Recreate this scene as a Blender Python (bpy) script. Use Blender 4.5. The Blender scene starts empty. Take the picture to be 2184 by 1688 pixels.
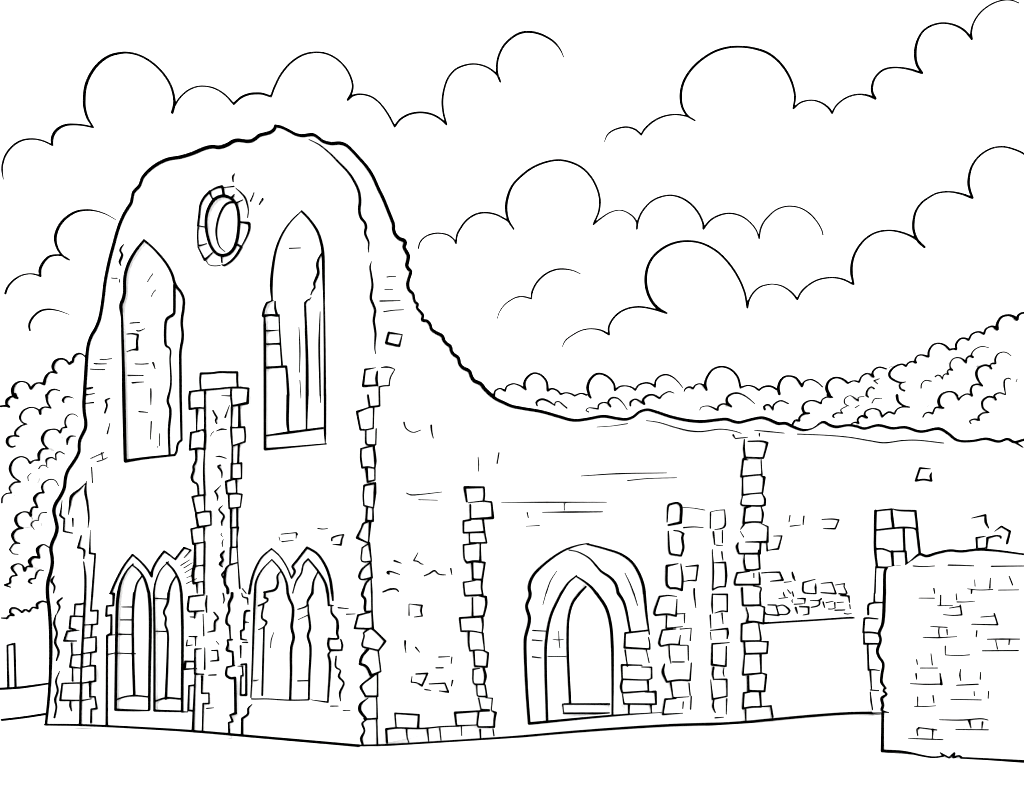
import bpy, bmesh, math, random
from mathutils import Vector
from mathutils.geometry import tessellate_polygon
random.seed(7)

# ------------------------------------------------------------------ traced line work
# One drawn line per row: key, pen width, flags (P = edge of a raised block, c = closed), then
# tile and points u,v[,width] in that tile of the survey drawing; ! marks a sharp corner.
STROKES = """
gable 22 - 10 165,1075,20 158,1098 130,1125 80,1142 30,1155 0,1178 @00 2150,1200 2110,1206 2030,1197 1990,1205 1940,1235 1870,1257,24 1810,1252 1740,1268 1640,1310 1540,1340 1440,1357 1380,1380 1320,1415 1260,1465,20 1215,1520 1190,1585 1140,1640 1128,1687 @01 1118,45 1090,90 1060,140 1030,205 1000,290 970,400 940,510 915,620 895,730 882,840 868,940 850,1030 820,1110 780,1180 755,1250,22 742,1340 737,1420 730,1530 720,1687,24 @02 716,80 720,150 732,230 728,280 705,330 682,380 675,430 676,470 660,515,20 620,580 580,640 560,700 553,760 545,800 510,870 475,925 460,985,24 475,1060 488,1130,24 475,1190 445,1260 435,1310,24 445,1380 447,1430 435,1500 410,1590 405,1687 @03 420,130 430,280 434,430,24 432,600 425,770 410,950 392,1115,16
edge 22 - 10 165,1075,18! 210,1083 280,1115 340,1147 400,1158,20 440,1152 490,1150 525,1170 570,1205 640,1224 720,1222 770,1240 820,1285 880,1350,22 950,1430 1000,1510 1040,1600 1083,1687 @11 1120,90 1160,190 1174,230 1175,275,25 1190,315 1225,350 1265,365 1275,385 1264,420,26 1280,455 1300,495 1295,540 1287,580,26 1300,605 1322,630,22 1315,660 1302,700,22 1295,740,25 1305,785 1340,820,20 1350,870 1360,892 1380,908 1375,940,18 1400,970 1425,1005,20 1418,1045,20 1460,1052 1485,1080 1500,1125 1545,1155 1590,1180,24 1605,1220 1630,1248 1660,1270 1668,1310,24 1685,1335 1725,1365 1740,1420,24 1765,1450 1820,1480 1840,1530,26 1860,1560 1920,1590 1950,1630 2010,1687,28
gable 14 - 10 450,1190,4 530,1230 620,1300,10 700,1380 790,1475 850,1570,18 878,1640 885,1687,20 @11 886,40 880,110 895,170,20 930,215 940,250 930,300,18 945,340 962,380 960,430 962,465,6
corner 14 - 11 985,545,4 974,590,12 985,670 994,750,16 985,810 980,860,18 1000,910 1017,960,18 1010,1010 1005,1050 1012,1100 1020,1160,16 1016,1230 1014,1290 1021,1333,5
oculus 20 c 01 1910,-15 1960,0 2005,40 2028,100 2037,190 2033,280 2018,370 1990,440 1945,482 1898,493 1850,478 1805,425 1775,345 1758,250 1762,150 1785,80 1820,25 1860,-5
oculusin 14 - 01 2000,38,14 1960,42 1920,65 1880,130 1855,210 1845,290,14 1855,370 1875,420 1920,461,4
oculus 12 - 00 1787,1635,8 1840,1605 1895,1590,16! 1903,1630 1908,1662,18
oculus 8 - 00 1908,1600,5 1960,1595 1997,1590,8
oculus 11 - 00 1787,1632,14 1795,1660 1810,1690 @01 1830,25,8
oculus 11 - 00 1787,1635 1740,1687 @01 1710,60 1700,140 1688,240,14
oculus 9 - 01 1688,240 1745,250,7
oculus 11 - 01 1690,245 1685,320 1690,410,10! 1730,403 1762,392,6
oculus 11 - 01 1688,420,8 1745,532,15! 1775,505 1812,470,7
oculus 11 - 01 1760,540 1780,570 1830,582 1880,577,5
oculus 11 - 01 1892,572,6 1910,578,12 1960,550 2010,500 2060,420,16! 2020,397,12
oculus 12 - 01 2060,420,8 2110,320 2127,260 2125,218,20! 2050,208,9
oculus 10 - 00 2010,1605,5 2050,1640 2090,1687,14 @01 2110,60 2118,110 2111,172,5
oculus 8 - 01 2022,42,9 2072,18,5
oculus 10 - 01 1890,500 1890,530 1892,552,10
oculus 7 - 01 1825,20 1803,45,4
gable 9 - 00 2002,1482,4 1985,1510,14 1988,1550,8
oculus 8 - 00 1980,1683,14 1998,1660,7
gable 8 - 01 2167,-45,5 2150,0,7 2136,30,9
gable 8 - 11 57,10,13 26,60,6
lancetL 20 - 01 1228,365,14! 1160,450 1105,545,20 1072,640 1062,720,22 1063,800,22 1052,860 1032,915 1032,950,24 1040,1020,16 1045,1200,18 1052,1450 1056,1687,24 @02 1068,562,22! 1200,540 1490,508,14! 1505,480,14 1512,430 1525,400 1548,382,14! 1540,0,18
lancetL 18 - 01 1228,362,14 1300,425 1370,500 1430,580 1470,660 1490,730,20 1510,765 1545,810 1567,870,18 1565,940 1552,1030 1550,1080 1558,1160 1556,1210 1545,1270 1538,1330,18 1539,1500 1540,1687,18
lancetLin 17 - 01 1487,745,18 1487,960 1485,985 1470,1003 1440,1020 1418,1045 1412,1250,18 1420,1268 1440,1278 1453,1300 1450,1380,9 1455,1480 1458,1560,11 1450,1640 1438,1687,14
gable 8 t 01 1057,395,3 1030,430,10 1025,455 1042,485,16 1030,525 1020,550,16 1030,580,5
gable 5 t 01 948,685 975,688 1001,686
gable 5 - 01 1019,697 1019,722
lancetL 4 - 01 1257,718 1280,680 1304,648
lancetL 6 - 01 1328,786 1305,812 1291,843,4
lancetL 6 - 01 1107,1071 1150,1066 1192,1065
lancetL 7 - 01 1168,1134,12 1185,1137 1235,1117,3
lancetL 10 - 01 1081,1164,4 1125,1160 1177,1170,14! 1168,1230,14 1170,1296,18! 1130,1297,8 1083,1313,4
gable 7 - 01 852,1379,7 900,1380 952,1372,4
gable 7 - 01 803,1415,9 850,1418 908,1417,4
gable 7 - 01 767,1462,6 820,1466 893,1466,6
lancetL 6 t 01 1150,1418 1210,1420 1265,1416
lancetL 9 - 01 1305,1408,14 1322,1460,5
lancetL 7 - 01 1092,1516,8 1222,1516,6
lancetL 8 - 01 1127,1580,11 1170,1575 1226,1572,4
gable 16 - 01 745,1630,14 788,1620,12
gable 9 - 01 735,1680,9 770,1677 808,1668,4
lancetL 8 - 01 1286,1630,8 1286,1687,9 @02 1286,85,3
treeA 14 - 01 735,1365,8 700,1335 675,1330,14 645,1342 625,1370 620,1400,16! 605,1405 590,1418,16! 560,1385 515,1375,14 470,1395 450,1440,20 460,1475 483,1495,14! 430,1490,12 390,1530 375,1590,20! 330,1580,9 300,1590 262,1630,16! 235,1585 180,1568,10 130,1590 105,1640,20 115,1687 @02 130,15 145,20
treeA 12 - 01 395,1695,14 425,1650 465,1635 508,1647,8
cloudD 12 - 01 985,187,5 900,140 810,112 740,106,12 650,120 560,175 500,250 472,340,20 485,420 520,480 560,515 590,530,10! 530,495 480,490,12 420,503 375,545 345,600 340,635,20 345,670,14! 300,655 250,650,8 180,665 110,710 65,765 45,818,14
cloudE 12 - 01 590,997,4 500,965 420,953,12 350,965 290,1010 255,1065 249,1100,14 255,1134,12
cloudC 12 - 11 1385,433,10 1400,380 1450,330 1520,306 1570,304,9 1640,320 1690,360 1706,390,12! 1715,320,14 1745,260 1800,190 1880,140 1960,128,11 2050,145 2110,175 2150,200 @21 15,268,12! -30,195 -50,90,20 @10 2148,1680,20 2184,1590,16 @20 60,1520 160,1440 270,1390 390,1367,12 500,1385 600,1435 680,1520 730,1620 747,1687 @21 750,40,15 740,120 695,227,12! 760,175 840,125 920,107,6 980,125 1040,170 1065,215 1065,265,14! 1075,200,14 1110,120 1180,40 1250,0 @20 1350,1667,10 @21 1440,0 1520,50 1590,130 1630,220 1633,265,15! 1690,195 1770,150 1855,134,10 1950,155 2030,210 2085,280 2109,352,8! 2120,270,13 2150,205 2184,165 @31 60,110 130,80 195,73,8 280,90 360,140 425,215 460,280 469,318,8
cloudF 12 - 11 2059,1030,5 2075,980 2120,915 2184,868 @21 40,850 90,844,10 167,862,10! 170,810,14 215,720 290,650 370,615 440,609,10 520,622 583,650,5
cloudG 12 - 21 430,1270,5 455,1220,9 520,1170 600,1130 680,1119,8 760,1132 828,1168,14! 825,1110,15 850,1050 910,985 990,945 1085,932,12 1180,945 1320,985,12! 1260,955,20 1200,895 1155,800 1141,700,22 1155,600 1200,510 1290,430 1390,385 1500,371,13 1620,390 1750,460 1850,560 1930,680 1985,810 2008,938,14! 2020,880,14 2060,810 2120,760 2184,742 @31 40,738,7 120,755 200,808 251,868,13! 280,810,14 340,750 430,700 550,682,10 640,697 730,740,12! 712,640,20 720,540 760,440 840,345 930,295 1045,280,11 1150,300 1250,345 1335,423,14! 1280,370 1245,290 1240,220,18 1260,120 1310,45 1370,0 @30 1440,1650 1545,1637,10 1650,1655 1745,1690,14! 1720,1620 1711,1550,18 1735,1430 1800,1335 1900,1270 2000,1253,10 2100,1275 2184,1315,10 2240,1370
lancetR 18 - 11 137,875,12 130,750,22 145,580 175,430 230,300 300,200 390,112,6!
lancetR 20 - 11 388,115,14! 450,180 520,280 555,380 570,470,22 575,650,20 580,900,12 585,1300,14 587,1687,18
lancetRin 16 - 11 562,470,8 530,530 522,575,20 530,640,20 510,695 495,735,16 500,765,14 480,795 466,830,6
lancetRin 8 - 11 470,850,4 453,872,7
lancetRin 18 - 11 450,866,7 430,882 417,900,14! 425,1100 435,1400 436,1687,22
lancetR 6 - 11 284,433,7 380,429,5
lancetR 14 - 11 148,876,4 92,898,14! 70,950 58,1010,18! 120,1002,14 180,1006,18! 165,950,16 163,885,10
lancetR 18 - 11 72,1015,12 74,1100,20 76,1687,20
lancetRin 11 - 11 197,998,9 201,1130,10! 212,1300,12 222,1430,14
lancetRin 10 - 11 95,1136,10 187,1130,4
lancetRin 12 - 11 85,1250,9 200,1246,13
lancetRin 16 - 11 88,1450,14 258,1440,16! 268,1560 275,1687,20
lancetRin 8 t 11 366,1104,5 374,1300,9 371,1490,5
lancetRin 7 - 11 374,1556,6 382,1687,5
lancetRin 10 t 11 546,970,4 538,1250,12 547,1687,10
side 6 - 11 1116,677,6 1150,673 1195,674,4
side 5 t 11 1099,782 1166,782
side 8 - 11 1058,882,9 1231,878,4
side 7 - 11 1090,973,7 1170,961 1260,956,4
side 14 pc 11 1133,1152,16! 1249,1168,5! 1222,1266,16! 1110,1240,18!
corner 12 - 11 1021,1451,4 930,1467,14! 912,1608,17! 1035,1600,12
corner 18 - 11 1036,1482,12 1028,1545,20 1035,1600,16
corner 10 - 11 1070,1450,6 1110,1445,12 1150,1450 1185,1465,6! 1145,1540,9 1137,1604,9! 1095,1605 1052,1614,9
treeB 13 - 11 2031,1690,16 2040,1650 2080,1628,10 2125,1648,14! 2140,1610 2184,1590 @21 20,1588,9 70,1605 118,1637,13! 105,1590,20 125,1540 165,1505 200,1497,12 250,1515 295,1570 305,1645,18! 340,1630,12 385,1645 415,1677,14! 460,1665,9 500,1672 535,1690,13! 590,1670,10 640,1685,14
treeC 13 - 21 663,1698,18 645,1620,22 665,1555 710,1510 755,1502,14 820,1530 870,1590 878,1643,16! 920,1612 970,1606,9 1020,1618 1052,1640,14! 1080,1600 1145,1580,12 1190,1590 1220,1613,14! 1225,1565,14 1260,1525 1315,1510,12 1370,1530 1420,1575 1456,1620,6
treeD 13 - 21 1464,1662,5 1480,1630,12 1515,1615 1545,1628,14! 1565,1600 1600,1588,9 1630,1598 1660,1640,16! 1648,1590,20 1665,1530 1715,1465 1790,1442,13 1865,1465 1925,1530 1950,1620,15! 2010,1603,9 2060,1612 2107,1642,14! 2140,1618 2184,1608 @31 40,1615 85,1645
treeE 13 - 31 97,1675,20! 88,1630,22 105,1565 140,1530 185,1522,12 240,1540 290,1608,18! 310,1570,12 365,1552 420,1575 485,1635,8
treeF 13 - 31 525,1687,20 500,1630,22 510,1580 545,1545 590,1535,13 640,1550 682,1582,14! 730,1563,9 777,1572,14! 800,1525 850,1500,12 900,1528,14! 890,1500,16 910,1465 950,1447,12 1023,1465,8! 1050,1447,12 1093,1448,5
treeG 13 - 31 1175,1572,6 1135,1578,10 1080,1560 1040,1530 1035,1500,18 1060,1460 1105,1430 1150,1422,12 1177,1437,14! 1200,1408 1235,1398,12 1263,1408,14! 1255,1385,14 1275,1350 1310,1342,10 1370,1357,14! 1372,1310,16 1410,1255 1460,1243,11 1510,1260 1550,1298,13! 1580,1290 1607,1295,12! 1605,1250,16 1640,1205 1680,1200,12 1712,1213,14! 1740,1165 1795,1145,12 1843,1162,14! 1860,1120 1915,1098,13 1957,1123,20! 1955,1080,20 1990,1020 2050,1003,15 2095,1015 2125,1040,20! 2135,1005 2165,985 2184,983,13 2230,1000
treeG 11 - 31 1165,1648,12 1130,1630 1122,1600,12 1140,1578
treeG 8 - 31 1427,1528,10 1445,1515 1470,1520 1489,1548,6! 1495,1520 1515,1503 1540,1508,9! 1530,1485 1545,1465 1574,1472,10! 1555,1450 1555,1410 1580,1375 1620,1364,7 1660,1378 1690,1408,12! 1695,1370 1725,1350 1750,1362,12! 1735,1345 1750,1310 1790,1280 1835,1270,6 1882,1280,4
treeG 12 - 31 1832,1607,8 1795,1560 1777,1500,18 1795,1455 1850,1430 1890,1440 1908,1460,10! 1893,1445 1905,1418 1942,1414,11! 1938,1380,12 1960,1335 2010,1317,7 2050,1330 2076,1352,4
treeG 11 - 31 1832,1607,8 1790,1592,11 1745,1605 1730,1650,15 1740,1690
treeG 9 - 31 1306,1625,8 1310,1590 1340,1560 1393,1566,8
treeG 9 - 31 2028,1682,5 2015,1600,11 2020,1555 2050,1540 2072,1550,6
treeG 6 - 31 2117,1573,5 2120,1555 2131,1546,3
treeF 8 - 31 950,1545,4 905,1562,8! 935,1588,4
treeF 11 - 31 840,1687,14 845,1650 880,1615 908,1630,8
butt 14 P 01 1712,1630,14 1708,1560 1712,1500,16! 1800,1497,14 1880,1488 1960,1490 2025,1490,16! 2023,1550 2027,1612,14
butt 12 - 01 1622,1655,12 1700,1645,12 1850,1632 1960,1620,12 2040,1620 2122,1628,14
butt 15 P 01 1620,1655,14! 1614,1700 1617,1805,16! 1690,1793,12 1745,1797,10! 1747,1655,4
butt 14 - 01 1747,1655,14 1747,1750 1748,1995,14
butt 14 - 02 1680,115,18 1676,300,8
butt 14 P 02 1700,305,10 1628,318,14! 1618,465,14! 1690,452 1745,458,16! 1742,300,18 1710,297,8 1690,302,8
butt 15 - 02 1672,460,16 1671,560 1650,605,16 1652,640 1635,700,18 1650,738 1680,755 1693,850,12
butt 14 - 02 1745,460,8 1738,650,14 1746,850,14
butt 13 P 02 1745,850,12 1690,855 1640,865,14! 1670,1005,12! 1745,990,8! 1743,850,14
butt 14 P 02 1670,1012,14 1690,1125,18! 1800,1105,9! 1796,990,14! 1735,993,12 1680,1005
butt 14 P 02 1690,1125,10 1630,1140,12! 1645,1268,14! 1740,1253,8! 1740,1120,14
butt 17 - 02 1663,1275,14 1660,1460,20
butt 14 - 02 1745,1250,14 1742,1450,14
butt 14 P 02 1655,1455,18! 1645,1530,22 1650,1607,14! 1700,1592,9 1740,1588,9! 1742,1450,14! 1700,1452,8 1655,1462
butt 12 - 02 1678,1605,14 1682,1687,8
butt 14 - 02 1738,1590,14 1740,1687
butt 14 P 01 2120,1628,14 2115,1687 @02 2112,65,20! 1978,90,12! 1970,0,14 @01 1971,1635,12
butt 12 - 02 1978,100,16 1972,270,9
butt 17 - 02 2040,90,14 2042,265,20
butt 14 P 02 1970,270,14 1975,350,16 1980,432,10! 2090,395,12! 2092,340 2085,270,14! 2020,275,10 1970,275
butt 12 - 02 1982,435,12 1980,575,12
butt 14 - 02 2037,415,14 2030,575,14
butt 13 P 02 1975,580,14 1974,715,16! 2060,708,10! 2060,578,14! 2018,582,8 1975,585,8
butt 13 P 02 1985,715 1925,735,14! 1935,838,14! 2018,835,9! 2015,725,14
butt 12 P 02 1950,845,14 1955,965,12! 2050,953,9! 2064,845,12! 2010,838 1950,843
butt 16 - 02 1970,972,18 1968,1130,14
butt 15 - 02 2023,960,14 2025,1125,16
butt 12 - 02 1970,1130,8 2028,1125,14
butt 15 - 02 1973,1130,16 1972,1295,14
butt 13 - 02 2030,1125,18 2022,1215,9 2022,1290,14
butt 10 - 02 1970,1297,10 2025,1295,10
butt 12 P 02 1968,1300,18 1962,1445,12! 2030,1425,8! 2022,1298,9
butt 17 - 02 1960,1445,10 1930,1475,16 1918,1610,18 1940,1645,20 1942,1687
butt 11 - 02 2030,1425,8 2045,1645,14
butt 10 - 02 1817,130,12 1835,165 1850,190,14 1838,215 1848,240,10
butt 8 - 02 1957,85,4 1920,188,12
butt 7 - 02 1890,2,4 1957,4,8
butt 5 - 02 1797,348,5 1805,325 1825,308,4
butt 9 - 02 1845,305,5 1890,288,12 1932,292,6
butt 8 - 02 1840,525,6 1870,520,10 1930,537,6
butt 12 - 02 1880,595,12 1860,605,16 1890,650,14 1892,706,5
butt 9 - 02 1885,768,4 1833,820,12! 1855,860,14 1852,900,5
butt 11 - 02 1898,940,4 1868,975,12 1910,1030,14 1890,1080,14 1893,1110,8
butt 6 - 02 1890,1175,3 1885,1190,8 1899,1205,3
butt 6 - 02 1905,1227,4 1895,1260,9 1901,1296,3
butt 16 - 02 1912,1328,12 1885,1365,20 1900,1405,16 1875,1440,20 1897,1463,8
butt 10 - 02 1917,1492,6 1893,1530,14 1904,1562,5
gable 10 - 02 938,22,5 900,45,14 912,80 893,150,10
gable 6 - 02 937,235,3 914,327,9
gable 8 - 02 733,68,5 797,60,9
gable 6 - 02 772,538,5 885,487,5
gable 6 - 02 827,564,7 870,552 916,530,4
gable 6 - 02 866,488,6 875,540,6
gable 7 - 02 780,612,6 788,745,6
buttL 12 - 02 738,740,3 680,800,12 610,860,20 595,940 584,1016,5
buttL 12 - 02 738,730,3 728,820,18 745,920 757,1050,12 750,1130,4
buttL 12 - 02 530,897,4 518,1000,12 515,1025,18 545,1050,14
buttL 10 - 02 548,1050,10 542,1160,12! 618,1175,8
buttL 10 - 02 620,1050,12 622,1122,6
buttL 12 - 02 693,1197,10 665,1300,14! 700,1307,12 717,1320,16 714,1393,8
buttL 13 - 02 770,1150,3 765,1348,14! 812,1352,12! 787,1687,14
gable 12 - 02 462,1540,6 440,1585,16 465,1630,14 455,1687,6
lancetLin 16 - 02 1438,0,16 1430,50 1452,120,18 1440,300 1446,505,14
lancetL 7 - 02 1185,137,10 1260,145,4
lancetL 6 - 02 1290,222,8 1282,375,4
lancetL 5 - 02 1362,325,4 1358,390,6 1360,432,3
lancetL 4 - 02 1347,436,4 1340,445,3
twinL 17 - 02 945,1687,16 990,1580 1060,1450 1130,1358,12! 1200,1420 1260,1490 1293,1545,16! 1300,1490 1340,1410 1400,1330,14! 1450,1365 1497,1402,10
twinL 12 - 02 1497,1395 1530,1350 1570,1300,14! 1628,1320,9! 1568,1387,5
twinL 18 - 02 1010,1687,22 1030,1600 1080,1500 1135,1437,8
twinL 17 - 02 1128,1447,8! 1180,1490 1230,1560 1270,1687,20
twinL 14 - 02 1312,1687,14 1325,1600 1370,1490 1437,1418,6
twinL 15 - 02 1420,1425,12 1480,1490 1530,1590 1547,1687,18
twinLin 14 - 02 1148,1687,14 1170,1600 1212,1540,10
twinLin 14 - 02 1438,1687,16 1460,1610 1502,1540,10
butt 6 - 02 1543,1450,9 1618,1403,4
butt 6 - 02 1568,1473,7 1640,1428,4
butt 6 - 02 1577,1513,6 1640,1475,4
butt 5 - 02 1588,1558,3 1640,1535,6
butt 5 - 02 1592,1605,7 1678,1562,3
twinR 18 - 02 2125,1690,18 2150,1560 2184,1465 @12 50,1380 132,1308,10! 200,1370 260,1460 302,1560,10! 330,1500,18 310,1460,16 340,1420 435,1297,16! 520,1350 590,1450 630,1560 650,1690,20
twinR 17 - 02 2175,1690,18 @12 0,1590 50,1490 135,1400,8! 210,1490 260,1600 270,1690,18
twinR 12 - 12 312,1687,8 345,1580,12 385,1520 405,1440 445,1395,12! 530,1500 590,1600 612,1690,20
twinRin 14 - 12 210,1500,6 183,1540,14 185,1610 165,1655,18 110,1672 68,1680,14
twinRin 16 - 12 530,1500,8 490,1590 480,1690,20
gable 7 - 12 527,1135,8 570,1140 611,1135,4
gable 6 - 12 212,1184,6 345,1170,6
gable 10 - 12 340,1172,10 353,1185,10
gable 6 - 12 345,1178,8 340,1220,4
gable 5 - 12 195,1207,6 205,1242,3
gable 7 - 12 220,1248,8 318,1236,4
gable 10 - 12 646,1240,10 645,1220,12 690,1198 748,1187,8! 730,1230,12 724,1275,14! 653,1270,4
lancetR 18 - 12 76,0,20 75,460,18! 300,440,12 600,413,8
lancetR 15 - 12 588,0,18 588,330,16 590,402,6
lancetRsill 15 - 12 90,343,10 270,318,18 570,278,14
lancetRin 20 - 12 272,0,22 270,250,20 280,322,14
lancetRin 15 - 12 435,0,20 430,285,8
lancetRin 5 - 12 382,0,5 383,28,3
lancetRin 6 - 12 547,0,8 550,62,4
corner 14 P 12 955,0,16 970,100,14! 1055,90,12! 1053,0,12 @11 1052,1614,10
corner 12 P 12 968,102,8 860,140,16! 890,293,14! 940,293,8 1000,280,10! 1005,105,10
corner 10 P 12 937,300,10 940,410,14 950,420 1022,422,9! 1026,285,9
corner 14 P 12 1005,428,8 895,455,12! 893,530,14 905,618,14! 955,610 1015,622,8! 1018,560,20 1005,435,16
corner 14 P 12 943,625,20 952,738,14! 1015,722,9! 1015,630,10
corner 14 Pc 12 1018,748,14! 940,765,14 922,768,14! 915,860,12 920,940,12! 1003,960,8! 1015,830,22
corner 14 P 12 948,955,14 940,1070,16! 1000,1072,14! 998,960,10
corner 15 P 12 965,1075,6 915,1095,16 900,1130,12 860,1215,18! 960,1260,9! 975,1075,20
corner 11 P 12 960,1265,8 905,1300,10! 898,1405,10 910,1418 985,1415,9! 965,1260,18
corner 13 P 12 975,1425,8 900,1490,16 880,1550,16 895,1570,10 990,1555,14! 978,1420,12
corner 18 - 12 980,1560,8 940,1600,14 907,1687,22
corner 12 - 12 983,1570,9 988,1687,14
side 9 - 12 1263,230,12 1280,280,8 1340,315 1410,294,4
side 10 - 12 1495,256,14 1500,310,10 1513,365,6
side 6 - 12 1895,523,4 1900,590,8 1897,648,4
side 8 - 12 2073,490,9 2057,582,8
side 8 - 12 1280,832,5 1320,848,9 1400,845 1587,824,4
side 4 - 12 1387,890,4 1550,894,4
side 7 - 12 1383,1342,5 1345,1410,8! 1385,1418 1405,1435,8 1427,1441,6
side 9 - 12 1180,1410,14 1240,1432,6
side 12 - 12 1135,1523,12 1120,1510,18 1140,1502 1228,1528,5
side 9 - 12 1435,1540,8 1480,1520,10 1523,1495,12 1560,1525 1618,1532,6
side 8 - 12 1662,1478,12 1672,1530,5
side 10 - 12 1083,1677,10 1150,1652,14 1200,1655 1217,1673,8
quoinA 14 P 12 1798,905,14 1780,785,20! 1945,783,12! 1948,850,14 1942,902,14
quoinA 12 P 12 1812,915,4 1940,903,10 2010,910,12! 2022,1045,20! 1830,1055,12! 1829,935,14
quoinA 13 P 12 1830,1062 1770,1072,14! 1770,1172,12! 1950,1165,14! 1937,1058,14
quoinA 11 P 12 1820,1180,9 1823,1258,10! 1968,1258,12! 1950,1165,12
quoinA 13 P 12 1880,1265,6 1770,1275,12! 1780,1400,12 1800,1427,16! 1860,1415 1914,1420,18! 1914,1270,9
quoinA 14 P 12 1845,1425,16 1850,1570,14! 1930,1572,14! 1953,1427,14! 1885,1415,10
edge 20 - 11 2005,1680,28 @12 2040,25,22 2110,60 2184,92 @22 90,110 260,140 400,180 500,208 560,212,20 650,200 780,178,20 900,197 975,203,20 1030,185 1090,140 1155,122,18 1230,140 1350,180 1500,213 1620,222,22 1740,210 1830,203,20 1900,225 1940,230,20 2030,208 2130,190,20 2184,203 @32 50,225 90,240,22 150,238 220,270 300,295,18 370,285,10 400,270,10 470,227,18 530,255 580,268,20 690,254,16 760,265 820,282,18 940,255,18 1060,280 1170,272,18 1300,308,18 1460,284,20 1530,320 1600,375 1650,390,16 1750,388 1860,370,18 1970,393,18 2045,372,18 2100,398,18 2184,378 2260,370
side 10 - 32 2105,398,14 2177,443,6
side 5 - 22 722,270,3 860,260 987,241,5
side 8 - 22 1147,215,4 1250,230 1400,275 1520,303,9 1620,308 1780,288 1900,305 1958,324,4
side 8 - 22 2070,297,4 2184,308,8 @32 143,322,4
side 8 - 32 250,330,5 500,340 700,358 860,385 990,404,8 1150,385 1270,382 1503,407,6
side 9 - 22 1888,338,14 1902,362,5
side 7 - 22 1908,368,8 2013,356,5
side 8 - 22 2112,325,9 2112,348,6
side 7 - 22 592,687,4 900,668,8 1322,661,4
side 6 - 22 985,727,6 1150,710 1405,702,4
side 8 - 22 -90,912,3 300,912,9 808,911,4
side 9 - 22 260,997,4 500,995,11 773,993,6
side 5 - 22 452,917,4 446,950 448,978,4
side 7 - 22 130,1000,8 140,1043,6
side 5 - 22 120,1116,3 235,1110,5
quoinB 13 P 22 1983,378,8 1980,450,16 1988,530,14! 2145,535,12! 2180,405,16! 2140,392,12 2015,392,9
quoinB 12 P 22 2015,552,4 1973,543,14! 1955,693,14! 2050,682,10 2133,675,10! 2126,550,6
quoinB 13 P 22 1968,703,9 1967,850,14! 2050,838,8 2138,832,10! 2155,700,18! 2126,685,6
quoinB 13 P 22 1965,863,7 1955,930,12 1970,938,10! 2130,942,14 2157,935,16! 2158,885,16 2135,838,6
quoinB 14 P 22 2040,951,3 1990,960,14! 1975,1090,16! 2050,1080,12 2132,1082,12! 2140,1010,18 2126,950,6
quoinB 10 - 22 1980,1100,14 1950,1143,6
quoinB 6 - 22 1948,1160,4 1978,1210,7
quoinB 12 P 22 2126,1093,4 2184,1120,10! 2180,1250,18! 1992,1250,6
quoinB 15 P 22 1930,1258,10 1920,1290,20 1937,1350,12! 2115,1350,16! 2120,1258,16
quoinB 13 P 22 1983,1355,5 1980,1420,14 1993,1487,14! 2050,1490 2115,1480,12! 2105,1325,14
quoinB 13 P 22 2028,1502,5 1920,1515,14! 1900,1600,14 1905,1615,16! 2115,1613,12! 2113,1560,16 2108,1508,6
quoinB 7 - 22 2064,1518,7 2064,1556,7
side 9 - 22 2130,1515,8 2184,1510,8 @32 100,1508,12! 128,1575,14! 20,1586,6
side 10 - 32 48,1200,5 120,1198,8! 88,1310,14! 40,1315,8 -10,1325,5
side 10 - 22 2175,1265,8 2178,1325,12
pilA 15 P 22 1323,1080,8 1335,940,16 1345,930! 1410,918,14 1440,940,20 1440,1085,20! 1335,1107,14
pilA 5 - 22 1453,956,4 1550,962 1648,979,6
pilA 7 - 22 1465,1128,10 1550,1122 1632,1128,5
pilA 14 P 22 1334,1160,10 1348,1345,16 1360,1355! 1443,1368,14! 1462,1300,18 1453,1210,18 1465,1180,14! 1430,1160,9 1380,1152,7
pilA 15 P 22 1418,1435,6 1320,1455,18! 1325,1620,18 1350,1645,14! 1400,1645 1450,1662,16! 1455,1560,16 1441,1437,7
pilA 10 P 22 1482,1460,5 1587,1450,14! 1570,1580,12! 1520,1578,8 1471,1587,5
pilB 9 - 22 1694,997,9 1692,1133,9
pilB 10 P 22 1700,992,4 1760,980 1815,976,6! 1818,1110,14 1800,1130,10 1730,1146,4
pilB 11 - 22 1718,1165,14 1730,1272,9
pilB 8 - 22 1797,1153,8 1795,1258,8
pilB 6 - 22 1745,1278,8 1800,1282,4
pilB 12 P 22 1709,1315,6 1718,1500,14 1712,1660,10! 1760,1635 1820,1632,10! 1828,1540,18 1820,1425,14! 1730,1428,6
pilB 9 - 22 1790,1335,12 1800,1405,7
door 18 - 22 155,1687,24 147,1630,24 180,1540 300,1420 450,1320 560,1280 653,1262,6
door 18 - 22 640,1267,12 800,1310 930,1355 1020,1420 1080,1510 1120,1620 1130,1690,24
door 16 - 22 487,1321,6 560,1335 660,1390 720,1455 760,1500 840,1555 885,1610 907,1690,24
door 7 - 22 381,1500,4 330,1580 290,1690,10
door 7 - 22 963,1513,4 1005,1600 1040,1690,10
doorin 15 - 22 420,1690,18 480,1600 552,1537,8
doorin 18 - 22 550,1545,10 620,1590 680,1640 720,1690,22
doorin2 16 - 22 578,1687,20 640,1622,10
treeA 14 - 02 130,-10,18 142,22,12! 100,10,12 60,40,18 55,75 78,98,14! 45,90 5,94,14
treeA 12 - 02 395,0,18 405,60 432,107,10! 380,100,9 345,120 343,158,16! 330,125 270,102,8 200,130 170,190,14 190,230 230,245,6! 180,260,10 130,310 133,340,16 160,350,10! 115,345,10 70,360 60,400,20 80,432 105,440 130,432,8
treeA 10 - 02 545,62,8 535,45,14 555,15 590,12,10 628,24,4
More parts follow.
